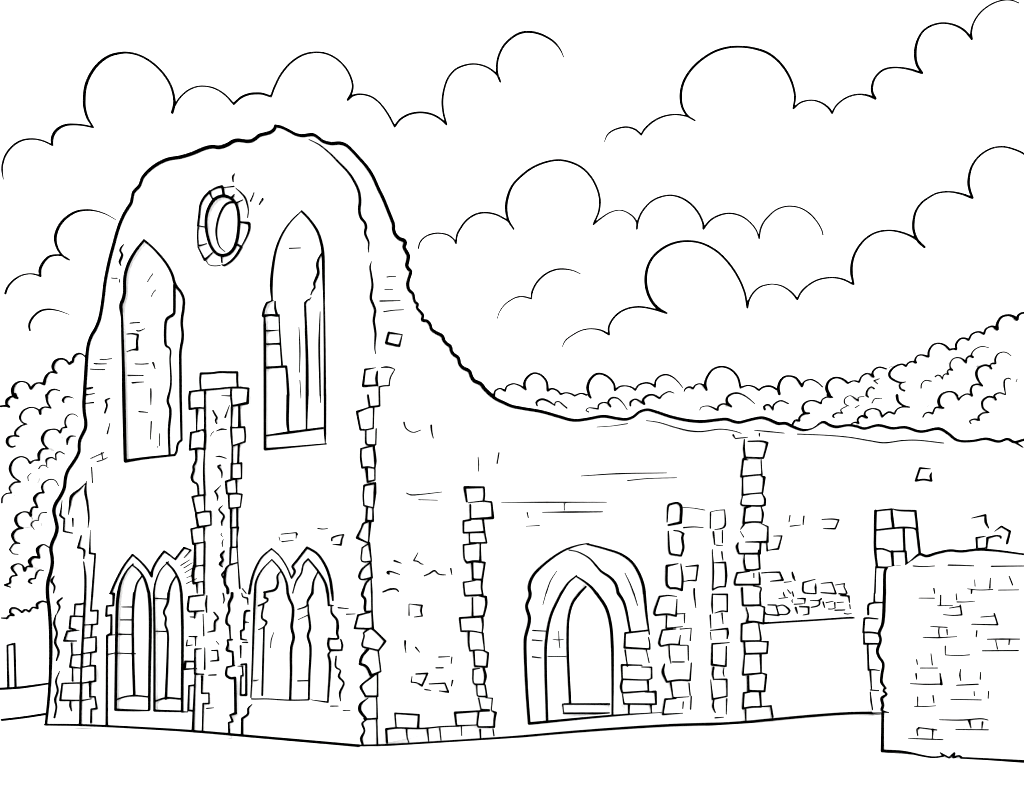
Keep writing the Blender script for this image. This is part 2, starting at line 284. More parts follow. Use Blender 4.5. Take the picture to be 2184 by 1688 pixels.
treeA 12 - 02 664,180,5 630,160 590,165 560,200 555,240 567,272,12! 530,280,9 512,318,14! 490,295 440,290,9 390,310 360,370,20 375,420 410,455,10! 360,460 330,500,18 333,552,14! 290,555,9 255,578,14! 230,540 175,523,9 110,560 85,625,18 110,690 174,738,10! 120,745,12 80,790 97,832,10! 50,840,9 20,870 15,917,10
treeA 11 - 02 573,420,8 575,380,16 600,350 645,348,6
treeA 8 - 02 549,500,7 510,480,9 475,500,9 480,552,6! 440,530,10 395,550,12 400,600,4
treeA 6 - 02 329,627,6 350,600 380,597,6 411,618,3
treeA 4 - 02 268,662,3 238,690,5 242,730,4
treeA2 12 - 02 500,772,5 470,725 425,717,8 370,750 358,790,14 373,830,12! 330,835,14 292,880,20 320,955,12! 280,955 262,990,14 262,1028,16! 240,1000 195,995,9 140,1030 133,1070,20 160,1120 194,1132,12! 140,1145 105,1190,18 130,1250 167,1262,10! 120,1265 82,1315,9! 110,1350 154,1356,5
treeA2 6 - 02 397,1000,8 350,1005 330,1040,6 330,1067,4! 290,1072 265,1100,8 292,1144,4
treeA3 14 - 02 423,1300,9 370,1273,10 320,1310,22 335,1385,16! 285,1380 250,1415,22 272,1460,16! 230,1462,10 210,1495,18! 190,1450,10 150,1437,9 100,1470,18 145,1535,10! 100,1545 85,1570,14 87,1597,14 40,1618,14! 90,1637,8
treeA3 10 - 02 373,1497,7 340,1490 310,1520,12 300,1563,9! 260,1568,14 245,1590,16 272,1606,8
treeB 11 - 22 215,88,10 208,60,16 250,33 300,45,14 365,85,8! 370,60,8 400,53,8 435,80 468,108,10
treeC 14 - 22 655,-5,20 672,20,14
treeC 10 - 22 655,142,8 632,128,9 650,108,6 735,115,10! 740,80,12 785,60,9 830,75 840,95,14! 820,60,16 850,22 900,25 945,65 983,123,4
treeC 12 - 22 1010,88,12 1010,60,16 1050,33,10 1130,75,14! 1118,40,18 1150,5 1200,-5,12 1260,25,14! 1285,-5,10 @21 1340,1655 1383,1668,6
treeD 12 - 22 1602,126,6 1610,105 1670,90,7 1755,125,14! 1760,95,14 1800,73,10 1850,85 1870,95,14! 1835,60,20 1835,20 1870,-10,14 1920,-20 1980,0 2030,35 2070,70,5
treeE 11 - 22 2157,120,16 2150,95,16 2184,80,12 @32 20,90 42,125,10! 50,80,14 110,45,9 173,70,9
treeF 13 - 32 510,-5,18 550,18,10! 500,15,9 460,40 453,70,12! 410,50 360,45,10 310,70 295,110,20 315,150 352,153,14! 300,160 268,190 267,215,16! 230,215 205,258,14
treeF 6 - 32 693,92,4 655,70 655,30,8 700,3,5 770,46,10! 770,20,6 820,8,3
treeF 8 - 32 680,87,4 620,125,8 637,153,6! 590,150 553,175,14 565,190,8
treeF 5 - 32 742,107,6 778,84,4
treeF 6 - 32 888,65,7 910,30 970,25,5
treeF 11 - 32 857,15,8 840,0,14
treeG 14 - 32 1100,0,20 1110,50 1150,85 1210,101,8! 1140,100 1100,120 1078,157,12! 1030,143 973,182,14! 950,130 890,113,9 830,140 825,170,16 845,190,14! 800,175 765,205,14 773,238,12! 740,230 710,243,8
treeG 14 - 31 1615,1690,14 1590,1665 1540,1655,10 1480,1680 @32 1455,50,20 1475,100 1498,108,12! 1430,105 1405,155,12! 1370,145 1340,155 1322,185,9
treeG 11 - 32 1610,0,9 1627,38,12! 1650,10 @31 1700,1675 1745,1692,8
treeG 11 - 31 2028,1682,6 1975,1665 1930,1690,14 @32 1945,38,12
treeG 12 - 32 1935,20,12 1880,12 1830,50,16 1835,110 1885,147,8! 1830,152 1795,185,14 1802,212,12! 1760,203 1720,220,10 1733,243,6
buttR 18 - 32 917,985,20 914,1150,18 914,1310,18 930,1465,16
buttR 14 - 32 917,985,12 1055,970,12! 1060,1050,20 1069,1115,18
buttR 12 - 32 1067,968,6 1100,978 1258,985,16! 1275,1148,16
buttR 14 - 32 914,1150,12 1158,1127,14 1250,1135,10 1272,1148,18! 1297,1370,18
buttR 16 - 32 1158,1127,16 1165,1330,16
buttR 12 - 32 914,1310,14 980,1310 1050,1335,10
buttR 14 - 32 1055,1332,12 1175,1330,14! 1182,1440,18
buttR 18 - 32 1058,1332,20 1067,1455,16
buttR 12 - 32 925,1465,14 1010,1468,14 1040,1463,9 1135,1452,4
ruin 16 - 32 1170,1447,4 1230,1400,10 1295,1355,18 1350,1370,20 1440,1345 1550,1323,18 1650,1330 1790,1315,18 1950,1325 2184,1355,12 2240,1360
buttR 10 - 32 920,1460,9 912,1687,12
ruin 18 - 32 1015,1470,14 1000,1490,18 993,1687,22
side 10 - 32 1738,1047,5 1855,1020,14! 1857,1080,20 1884,1133,6
looseB 12 P 32 1932,1160,4 1990,1117,12! 2065,1160,14! 2040,1260,16
looseA 11 P 32 1856,1200,5 1778,1215,14! 1783,1310,12! 1865,1298,3
looseA 13 P 32 1865,1298,10 1872,1215,16! 1950,1197,10 1985,1205,14 1987,1218,10
ruin 8 - 32 1237,1455,8 1320,1460 1422,1455,5
ruin 8 - 32 1537,1448,10 1650,1450 1755,1454,6
ruin 8 - 32 1905,1458,9 2184,1455,6
ruin 5 - 32 1762,1572,3 1767,1628,5
ruin 8 - 32 1897,1558,5 1892,1642,9
ruin 7 - 32 2057,1542,7 2087,1618,7
ruin 6 - 32 1703,1650,5 1800,1660 1918,1656,6
ruin 6 - 32 1963,1661,6 2139,1659,5
ruin 9 - 32 1737,1660,9 1735,1690
ruin 8 - 32 1415,1647,9 1422,1690,6
side 12 P 32 1389,627,5 1297,620,14! 1260,728,14! 1330,718 1397,730,12! 1385,690,20 1395,660,8
side 7 - 32 189,1022,7 180,1080,6
side 9 - 32 307,1030,10 300,1103,6
side 7 - 32 190,1116,8 282,1105,4
side 10 P 32 461,1058,6 550,1055,9 605,1062,10! 573,1137,12! 470,1136,4
side 7 - 32 140,1595,7 200,1588,4
side 11 - 32 207,1508,10 218,1550,18 233,1582,6
side 11 P 32 405,1568,5 300,1597,12! 300,1670,14 312,1683 410,1692,8! 405,1640,18 408,1607,7
gablebase 18 - 03 383,1122,14 700,1126 1200,1150 1650,1178 2184,1225 @13 880,1302,20
sidebase 20 - 13 885,1300,12 1100,1295 1500,1273 2184,1228 @23 500,1185 1000,1148 1400,1125 1700,1117,20 1780,1115 2000,1100 2184,1082 @33 400,1045 700,1025 980,1022,18
corner 14 - 13 907,0,22 905,20 930,50,20 928,130,20 935,155,14 990,155,12! 988,0,12
corner 13 P 13 970,165,8 870,187,14! 840,300,14! 975,303,12 998,300,16! 990,155,12
corner 14 Pc 13 975,302,12 915,340,10! 922,360 905,440,14 910,458,12! 1045,490,12! 1105,410,16! 988,302,14
corner 15 P 13 955,480,20 900,545,20 885,605,18! 940,625 985,705,22! 1065,668,10! 1043,490,10
corner 14 P 13 1003,705,12 900,785,14 893,800,20 935,880,14! 1038,880,12! 1038,690,10
corner 14 P 13 957,895,4 890,950,20 885,1000,24 935,1065,18! 920,1074,14 1035,1070,12! 1030,895,9
corner 14 - 13 940,1083,6 907,1110,16 925,1175,14 897,1240,20 910,1290,16
corner 12 - 13 1030,1070,10 1035,1285,12
plinth 14 P 13 1195,1140,9 1185,1025,12! 1300,1032 1390,1038,14! 1383,1145,18
plinth 14 P 13 1118,1275,16 1110,1160,16! 1200,1150,12 1400,1155 1600,1138 1733,1135,8
plinth 10 - 13 1285,1155,12 1290,1230 1303,1273,6
plinth 10 - 13 1463,1165,14 1473,1262,7
plinth 10 - 13 1568,1155,10 1578,1252,8
plinth 7 - 13 1752,1138,8 1755,1215,6
plinth 10 - 13 1912,1165,14 1916,1240,9
plinth 9 - 13 2022,1160,9 2030,1215,9
plinth 14 P 13 1880,1125,6 1710,1132,12! 1697,1020,18! 1900,1007,12 1990,1003,12
plinth 14 P 13 1900,1010,14 1890,1130,12 1900,1142,12! 2033,1142,14! 2035,1080 2046,1020,18! 2010,1003,8
quoinA 13 P 12 1870,1580,6 1770,1595,12! 1780,1690 1785,1709,14! 1935,1702,12! 1925,1640 1930,1575,16
quoinA 14 P 13 1848,42,10 1848,203,14! 1943,195,14! 1965,90,18 1962,32,18! 1900,22,8
quoinA 14 P 13 1935,200,14 1738,212,14! 1750,325,12! 1850,325 1930,340,8! 1937,270 1930,205,18
quoinA 13 P 13 1815,330,16 1815,430 1825,492,12! 1890,485 1950,490,8! 1935,345,16
quoinA 13 P 13 1858,495,14 1866,622,12! 1970,630,14! 1982,510,14! 1940,490,8
quoinA 13 P 13 1908,642,5 1852,650,12! 1855,765,10 1870,778,12! 1945,778,12! 1958,710,22 1943,640,16
quoinA 11 P 13 1883,785,10 1890,872,10 1900,880,10! 1970,883,12! 1955,785,12
quoinA 9 - 13 1960,893,4 2017,897,9! 2008,993,8
quoinA 9 - 13 1900,898,10 1920,993,10! 1990,996,10
side 8 - 13 1305,92,4 1306,190,9
side 9 - 13 1310,92,4 1418,105,12! 1408,150,14 1420,195,8! 1350,204,6
side 8 - 13 1273,410,16 1272,450,10 1280,510,4
side 9 - 13 1363,462,12 1397,505,5
side 7 - 13 1560,545,9 1652,541,4
side 7 - 13 1672,545,8 1665,602,6
side 9 - 13 1535,637,9 1598,637,9
side 11 P 13 1365,690,10 1465,684,12! 1416,790,14! 1370,765,8 1325,760,8! 1332,705,4
side 9 - 13 1477,775,7 1612,768,10! 1642,845,12! 1562,834,6
side 9 - 13 1678,745,12 1667,793,6
side 8 - 13 1440,821,9 1493,830,6
gable 8 - 13 700,124,10 788,133,5
gable 7 - 13 770,180,9 848,177,4
gable 7 - 13 635,964,8 702,963,5
gable 5 - 13 742,1001,6 803,1000,4
gable 12 - 13 683,538,10 680,630,12 720,660,10 705,710,16 748,765,12 715,850,16 720,920,6
twinR 15 - 13 650,0,18 655,62,12
twinR 14 - 13 612,0,18 620,105,14! 660,105,6
twinR 16 - 13 640,110,8 645,170,16 690,230 695,300,20 690,340 700,385,14 620,388,16! 615,440 630,487,16! 730,487,12! 735,440,14 722,395,10
twinR 14 - 13 635,497,8 617,520,14 630,585,18 612,930,12! 470,910,4
twinR 18 - 13 270,0,18 285,50 312,110 313,200 303,290 320,375,20 300,470 297,700 290,910,16
twinRin 16 - 13 480,0,20 440,70 435,105,12 320,150,5
twinRin 15 - 13 447,100,8 445,150 450,190 460,300,18 442,365 463,450,18 455,700 450,915,14
twinRin 5 - 13 440,188,6 360,226,4
twinRin 8 - 13 300,750,8 445,746,8
twinRin 8 - 13 293,33,6 315,-10,10
twinRin 13 - 13 75,0,16 72,38,16! 100,50,14 95,70 20,108,10
twinRin 13 - 13 65,95,12 52,215,14 90,245,16 70,285,10 20,312,5
twinRin 13 - 13 68,290,12 60,600,14 53,870,14
twinRin 5 - 13 151,336,3 130,400,7 124,466,5
twinR 15 - 03 2175,0,18 2163,300 2150,700 2140,890,9
twinRin 5 - 03 2150,750,6 2184,745,6 @13 20,740,4
twinR 8 - 03 2145,903,8 2184,903 @13 90,902,8 290,913,9 450,910,9
buttL 14 - 02 714,1420,8 727,1550,14 726,1687,14 @03 718,150 700,500 690,800 683,1115,16
buttL 12 - 03 787,0,14 775,152,12! 835,147,12! 830,265,12! 720,272,6
buttL 12 - 03 785,268,14 775,375,10
buttL 12 P 03 715,385,8 775,378,10 820,372,10! 818,500,14! 705,516,7
buttL 10 - 03 775,505,10 770,610,10
buttL 12 P 03 705,632,8 770,620,12 812,620,14! 813,750,14! 700,768,9
buttL 13 - 03 767,755,16 767,885,12! 810,883,10! 825,985,14! 778,990,12! 776,1105,14
buttL 8 - 03 695,917,9 775,902,7
buttL 11 - 03 715,85,8 690,93,14 640,95,12! 633,183,9
buttL 11 P 03 703,199,10 602,196,12! 593,300,14! 642,308,8
buttL 11 - 03 675,316,5 573,325,14! 546,408,14! 653,408,8
buttL 11 - 03 610,428,12 614,520,10
buttL 11 P 03 690,523,9 610,530,10! 597,630,14! 690,640,8
buttL 10 - 03 618,645,8 618,748,12
buttL 12 P 03 690,766,10 530,770,10! 513,915,14! 668,915,9
buttL 11 - 03 600,925,10 598,960,14 610,1005,8
gable 12 - 03 530,40,10 490,80,16 508,115,14 483,180,5
gable 13 - 03 475,185,5 462,260,16 485,340,14 470,420,16 500,500,16 480,575,8
gable 12 - 03 507,667,4 477,750,12 492,830 470,910,16 480,970,12 463,1062,12
twinL 14 - 02 935,1690,10 970,1692,18! @03 965,105,12! 910,110,12! 905,195,14! 950,185,12! 948,345,16! 912,362,14! 910,1122,16
twinL 5 - 03 912,362,8 978,355,4
twinL 7 - 03 920,523,9 990,508,6
twinL 18 - 03 1010,0,22 1000,100 993,400 985,995,18! 1150,1000,14 1272,1001,8
twinL 18 - 03 1270,0,20 1280,120,22 1282,300 1275,700 1272,993,16
twinLin 17 - 03 1145,0,20 1134,150,16 1134,500 1145,870,18
twinLin 10 - 03 993,910,9 1060,885 1150,875,12 1265,885,10
twinLin 7 - 03 1040,118,5 1130,118,9
twinLin 7 - 03 1027,228,6 1130,228,9
twinLin 8 - 03 1005,350,8 1125,352,8
twinLin 7 - 03 1005,512,6 1155,517,8
twinL 14 - 03 1312,0,14 1317,300 1317,1003,16! 1555,1008,12
twinL 18 - 03 1547,0,18 1555,250 1553,1010,18
twinLin 16 - 03 1438,0,20 1430,80 1397,165,14 1415,210 1410,270 1430,330 1430,500,14 1415,900,18
twinLin 11 - 03 1325,922,9 1410,895,14 1545,903,12
twinLin 7 - 03 1318,43,6 1420,50,8
twinLin 7 - 03 1325,325,7 1425,327,8
gable 7 - 03 1553,1013,9 1600,1013,6
butt 12 P 03 1740,15,10 1612,30,14! 1603,145,16 1615,158,14! 1738,150,10
butt 11 - 03 1765,22,9 1757,90,14 1763,165,8
butt 10 - 03 1665,165,16 1658,215,6
butt 8 - 03 1620,203,8 1665,205,8
butt 8 - 03 1732,180,6 1738,365,9
butt 10 - 03 1613,370,9 1680,370,9
butt 8 - 03 1598,400,8 1590,450,10! 1640,442,6
butt 8 - 03 1667,378,9 1667,450,6
butt 11 - 03 1718,474,6 1663,478,12! 1662,690,14! 1738,692,8
butt 12 P 03 1655,583,12 1582,582,14! 1575,650,14! 1678,642,6
butt 9 - 03 1747,465,6 1745,650,12
butt 15 - 03 1665,700,10 1645,1170,18
butt 13 - 03 1655,785,12 1612,790,12! 1605,1000,14! 1645,1005,12
butt 12 - 03 1723,710,16 1720,855,12! 1782,853,10! 1783,942,10! 1733,942,12! 1727,1172,10
butt 13 - 03 1825,163,12 1860,215,14 1835,240,16 1830,320,14! 1772,333,8
butt 6 - 03 1843,408,6 1867,437,6
butt 10 - 03 1805,490,8 1855,488,9! 1862,573,12! 1797,580,9
butt 11 - 03 1780,700,9 1843,697,10
butt 7 - 03 1762,984,8 1823,978,5
butt 9 - 03 1902,0,10 1912,60,10 1902,92,4
butt 18 - 03 1980,0,20 1978,30,22 1952,90 1955,150 1935,200,16 1935,260,20 1958,278,14! 1965,388,10
butt 15 - 03 1980,397,12 1940,400,12! 1945,440 1935,485,20 1985,500,14! 1990,612,18
butt 16 - 03 2000,617,9 1935,632,14! 1930,700,18 1965,725 2005,722,18! 2010,1025,20! 1963,1040,14! 1985,1095,14! 1950,1105,12! 1955,1195,14
gable 9 - 03 2062,0,6 2070,30 2110,42,12! 2115,100,5
gable 15 - 03 2128,150,14 2095,155,18 2080,245,14! 2122,250,4
gable 13 - 03 2080,255,14 2080,310,14! 2053,323,14! 2055,392,12! 2106,400,6
gable 9 - 03 2068,421,7 2112,421,9
gable 9 - 03 2052,450,14 2053,552,6
gable 12 - 03 2055,607,9 2100,605,14! 2100,870,16! 2052,870,12! 2055,705,10! 2072,705,10! 2067,623,8! 2028,623,4
gable 14 - 03 2150,948,4 2117,985,14 2115,1030 2065,1070,16! 2065,1205,18
gable 9 - 02 1980,1675,14 2032,1662,6
gable 8 - 02 2068,1650,8 2100,1690,6
path 20 - 03 -60,822,24 150,810 300,790,20 450,766,12
path 16 - 03 15,1082,17 200,1060 395,1030,17
bush 13 - 03 405,80,12 360,70,14 315,95,18 320,130,14! 280,122,12 248,157,14! 215,140 188,163,14! 140,130 95,130,14 85,165 117,188,14! 80,190 57,215,14! 10,212,9
post 13 - 03 70,805,14 62,445,10! 123,430,14! 133,815,14
door 20 - 23 155,0,24 153,30 125,110,22 150,220,24 115,380 112,450,22 125,800 147,1112,20! 855,1045,14 1275,1018,3
doorin 18 - 23 420,0,18 330,200 290,430,20 287,600 300,1078,18
doorin 20 - 23 720,0,22 800,120 840,260 855,450,22 858,700 857,1035,14
doorin2 17 - 23 578,0,20 520,80 485,200,18 475,400 480,600 497,935,18
step 13 - 23 445,946,12 850,946,14
step 8 - 23 432,947,9 440,1015,7
step 12 - 23 440,1025,12 845,1024,12
door 6 - 23 290,0,7 263,100,5
side 7 - 23 1040,0,9 1072,106,5
doorin 7 - 23 177,318,8 285,324,6
doorin 7 - 23 175,400,9 260,407,6
doorin 7 - 23 175,543,10 250,553,6
doorin2 4 - 23 399,325,4 402,400 409,468,5
doorin2 4 - 23 349,393,3 400,399,5 444,392,3
doorin2 5 - 23 308,540,5 460,540,5
door 18 - 23 907,0,24 955,80,20 1008,325,16
door 16 - 23 1130,0,22 1150,200 1172,350,10
doorstone 13 P 23 1160,318,12 965,340,14! 960,465,16! 1175,477,12! 1175,430 1165,378,8
doorstone 10 - 23 965,487,12 985,625,8
doorstone 7 - 23 1147,487,6 1170,592,8
doorstone 12 P 23 1110,615,8 935,612,14! 940,735,12! 1170,737,8 1192,725,12! 1192,632,10! 1108,630,7
doorstone 14 P 23 940,740,16 930,800,20 940,850,12! 1165,835,10! 1160,750,16
doorstone 12 P 23 943,865,8 955,945,12! 1230,948,12! 1225,840,18! 1137,845,5
doorstone 14 - 23 998,955,16 997,1025,12
doorstone 11 - 23 1185,955,14 1190,1015,8
pilA 12 P 23 1405,28,5 1330,20,9 1258,30,14! 1215,175,18 1225,188,14! 1330,180 1400,195,14! 1408,52,7
pilA 6 - 23 1405,178,8 1478,173,5
pilA 10 - 23 1320,195,10 1315,297,10
pilA 8 - 23 1473,185,10 1472,253,7
pilA 7 - 23 1323,300,10 1455,285,5
pilA 12 P 23 1400,306,6 1282,315,12! 1257,430,18 1270,453,12! 1350,437 1425,440,12! 1437,360,6
pilA 8 - 23 1435,307,7 1530,298,6! 1521,405,9
pilA 7 - 23 1435,445,8 1498,444,6
pilA 9 - 23 1340,450,9 1345,540,12 1356,600,5
pilA 9 - 23 1503,450,10 1505,573,8
pilA 9 - 23 1368,587,9 1470,587,9
pilA 12 P 23 1302,605,10 1288,670,22 1320,757,14! 1420,742 1520,745,12! 1531,595,8
pilA 11 - 23 1355,768,14 1375,900,9
pilA 9 - 23 1510,768,9 1520,870,9
pilA 7 - 23 1375,893,10 1507,884,5
pilA 11 P 23 1400,900,6 1307,905,14! 1287,1035,12! 1458,1024,5
pilA 8 - 23 1462,928,9 1457,985,7
pilA 8 - 23 1530,880,9 1524,990,10
pilA 9 - 22 1555,1650,14 1555,1690,14 @23 1569,125,6
pilB 10 - 23 1710,8,9 1707,100,14 1712,172,7
pilB 10 P 23 1710,10,8 1838,10,12! 1838,158,10! 1790,153,10 1730,170,5
pilB 10 - 23 1692,188,12 1697,298,7
pilB 8 - 23 1792,172,10 1801,263,6
pilB 12 - 23 1692,318,6 1838,302,14! 1843,340,16 1835,388,9
pilB 7 - 23 1693,335,7 1699,398,6
pilB 12 P 23 1855,422,6 1708,433,12! 1705,610,16! 1825,625,12! 1830,455,9
pilB 12 - 23 1720,635,14 1712,690,16 1722,740,7
pilB 7 - 23 1808,640,6 1803,675,9 1810,710,6
pilB 11 P 23 1695,740,6 1712,905,14! 1835,880,9! 1833,735,12! 1732,735,8
pilB 11 - 23 1722,915,9 1715,965,16 1735,1020,7
pilB 8 - 23 1833,902,10 1828,1033,6
pilB 7 - 23 1733,1064,9 1806,1058,5
quoinB 14 P 22 2060,1627,5 2125,1642,10 2117,1687 2120,1790,14! 1970,1792,14! 1963,1645,16
quoinB 12 P 23 1998,125,8 2015,190 2005,245,16! 2080,245 2145,260,14! 2155,120,12! 2120,108,8
quoinB 13 P 23 2105,262,8 2122,400,14 2115,408,12! 1957,410,14! 1960,262,14! 2080,242,8
quoinB 12 P 23 1983,415,12 1988,518,14! 2175,513,14! 2184,415,14! 2120,413,6
quoinB 14 P 23 1985,520,9 1970,697,14! 2125,683,12! 2120,520,18
quoinB 14 P 23 2015,712,16 2017,835,18! 2155,838,14! 2170,695,14! 2135,682,8
quoinB 14 P 23 2030,845,6 1978,852,14! 1970,985,14! 2040,972 2125,970,12! 2115,840,18
quoinB 12 - 23 1993,997,12 1995,1085,9
quoinB 10 - 23 2130,968,8 2184,965 @33 25,962,14! 40,1055,14
side 11 - 23 2148,258,12 2184,255 @33 400,230 720,210,12 743,212,3
side 8 - 23 2160,165,10 2168,178,10 2184,182,8
side 10 - 23 2145,255,9 2190,250,9
side 10 P 33 0,100,8 68,102,10! 92,190,12! 0,182,8
side 9 - 33 82,110,8 130,103,8 185,150,14 165,178,10 102,182,8
side 10 - 33 237,125,16 252,172,8
side 10 - 33 270,115,9 348,118,12! 348,178,10! 298,187,5
side 5 - 33 93,46,5 170,37,5
side 8 - 32 135,1677,5 133,1690,9 145,1714,8
side 7 - 32 168,1657,6 193,1690,7
side 8 - 32 208,1675,8 220,1714,9
side 5 - 33 213,55,5 203,65,6 213,80,5
side 7 - 33 250,48,5 290,45 318,48,12! 314,88,6
side 7 - 33 225,95,8 300,90,5
side 8 - 33 360,62,4 440,60,10 455,48,12
side 9 - 33 440,60,10 440,95 420,110,10 370,121,8
side 8 - 33 470,75,10 485,123,7
side 6 - 33 495,82,7 558,68,5
side 8 - 33 570,80,10 572,118,7
side 6 - 33 590,80,7 647,76,5
side 6 - 33 516,135,7 550,135 577,125,4
side 8 - 33 573,146,9 657,143,8
side 6 - 33 652,172,8 680,178 713,172,4
side 10 - 33 622,20,9 690,25,12! 697,80,7
side 6 - 33 698,97,7 703,133,6
side 10 P 32 453,1604,5 545,1595,10! 580,1692,12! 453,1682,8
side 8 - 32 575,1618,5 655,1605,7! 650,1630,6 672,1690,10 605,1692,9
buttR 12 - 33 908,0,10 907,80,14! 980,80,10
buttR 14 - 33 905,82,12 860,97,16 855,180,16
buttR 13 - 33 940,220,8 850,212,12 822,215,14! 813,335,14! 880,335 945,345,12
buttR 12 - 33 818,340,10 820,432,14! 940,432,12
buttR 12 - 33 850,443,12 858,655,14! 900,653 953,661,5
buttR 11 - 33 873,670,14 883,815,8
buttR 8 - 33 872,826,8 945,832,8
buttR 9 - 33 873,845,8 880,920,12 893,995,7
ruin 20 - 33 993,0,22 985,200,22 975,270 948,340,20 960,400,18 932,490,20 945,540 982,600,18 970,700 968,760,20 1003,812,14
ruin 18 - 33 990,815,10 985,835,16 1012,862,14 970,895,20 980,960,20 970,1000,18 1030,1020,6
ruin 20 - 33 978,1020,18 975,1347,22! 1150,1355,18 1350,1395,16 1420,1402,16 1495,1390,10
tuft 12 - 33 1495,1390,10 1470,1362,8! 1545,1405,12! 1590,1365,14! 1580,1405,12! 1630,1388,12 1655,1408,18
ruin 18 - 33 1655,1408,18 2184,1435,18 2240,1438
ruin 6 - 33 1286,42,5 1420,43,6
ruin 8 - 33 1473,18,8 1471,100,8
ruin 7 - 33 1605,5,6 1610,57,7
ruin 6 - 33 1612,75,7 1690,75 1763,68,4
ruin 5 - 33 1446,108,5 1575,104,4
ruin 7 - 33 1546,128,4 1640,112,8
ruin 8 - 33 1640,102,9 1653,185,9! 1580,190 1497,183,5
ruin 6 - 33 1815,204,6 1925,195,6
ruin 8 - 33 1930,173,9 1960,270,9! 1738,265,7
ruin 6 - 33 1387,283,5 1528,292,7
ruin 7 - 33 1460,290,5 1455,330,9 1463,368,6
ruin 7 - 33 1526,312,9 1530,355,5
ruin 8 - 33 1322,377,5 1450,380,9 1610,371,4
ruin 8 - 33 1781,322,10 1776,374,6
ruin 9 - 33 1870,393,6 2000,392,10 2149,392,6
ruin 5 - 33 1942,405,4 1958,475,6
ruin 7 - 33 2060,398,8 2055,441,6
ruin 8 - 33 1829,492,7 2135,489,8
ruin 8 - 33 1513,452,9 1512,520,5
ruin 6 - 33 1512,527,5 1620,533 1720,526,6
ruin 7 - 33 1267,567,7 1275,608,6
ruin 6 - 33 1390,516,5 1402,613,7
ruin 7 - 33 1297,639,6 1446,639,6
ruin 9 - 33 1263,688,12 1268,735,6
ruin 10 - 33 1467,682,7 1480,778,16
ruin 8 - 33 1213,772,5 1350,778,9 1480,776,8
ruin 7 - 33 1643,650,5 1637,700,10 1645,748,5
ruin 7 - 33 1813,675,6 1811,735,8
ruin 8 - 33 1609,786,7 1793,777,9
ruin 7 - 33 1276,886,8 1276,962,5
ruin 8 - 33 1408,875,9 1416,937,6
ruin 5 - 33 1249,967,5 1340,967,6 1431,961,4
ruin 6 - 33 1758,838,5 1761,874,7
ruin 6 - 33 1882,837,6 1878,898,6
ruin 6 - 33 1560,906,6 1820,911,6
ruin 8 - 33 1461,1080,5 1650,1083,9 1830,1072,8 1878,1083,6
ruin 11 - 33 1715,1085,16 1731,1148,6
ruin 9 - 33 1830,1100,12 1825,1152,6
ruin 7 - 33 1602,1163,6 1879,1166,7
ruin 7 - 33 1284,1147,8 1440,1167,8
ruin 9 - 33 1284,1155,12 1272,1160,10 1277,1215,7
ruin 8 - 33 1406,1160,10 1402,1240,6
ruin 7 - 33 1196,1238,4 1350,1245,8 1493,1250,5
cloudA 12 - 00 28,1530,5 18,1455,11 22,1400 50,1320 110,1245 190,1198 285,1187,10 370,1204 447,1240,12! 443,1200,18 455,1150,18 495,1100 560,1068 640,1063,12 715,1070 795,1087,12! 748,1010,18 722,920 718,860,20 730,740 775,630 850,535 940,475 1030,453 1085,450,12 1180,470 1290,530 1390,625 1460,740 1488,860,18 1483,910 1469,962,18
cloudA 12 - 00 1487,910,10 1530,840 1600,775 1670,743 1740,736,8 1830,755 1920,810 1993,888,14! 2060,830 2130,803 2184,798 @10 50,800 100,815 128,824,14! 160,740 220,625 310,525 420,462 540,448,10 630,470 720,530 790,620 825,730,15 812,800 781,853,14! 830,815 895,805,10 980,825 1050,875 1120,965 1183,1080,14! 1230,1020 1310,975 1410,960,12 1510,980 1585,1025 1625,1062,14! 1600,970 1590,870,15 1605,760 1640,665 1700,595 1780,558 1863,547,9 1950,565 2020,605 2065,650 2084,697,14! 2062,640 2055,570,16 2070,480 2115,390 2184,322,14 @20 70,283 150,273,13 230,288 310,325 370,370,12 415,430 441,488,5
cloudB 12 - 20 789,1208,5 815,1150,10 870,1110 970,1085,10 1050,1105 1103,1150,12! 1130,1105,14 1200,1040 1290,995 1390,978,9 1480,990 1530,1010 1562,1030,8
cloudB 12 - 20 1562,1030,8 1500,990 1455,920 1440,820,20 1460,710 1520,605 1610,515 1730,440 1850,405 1960,400,12 2070,415 2184,455,14 @30 100,535 180,650 220,760 230,835,15 217,925,14! 280,875 370,856,8 450,875 515,920 548,965,13! 580,905 650,845 720,815 790,806,10 860,818 918,843,14! 890,790 888,740,18 910,670 970,605 1030,582 1105,577,10 1200,590 1317,626,12! 1270,550 1256,450,20 1275,350 1325,265 1405,215 1500,198,10 1600,218 1680,265 1740,335,12! 1733,290,14 1750,205 1810,110 1900,40 1980,8 2040,0,7 2090,6 2141,27,5
"""
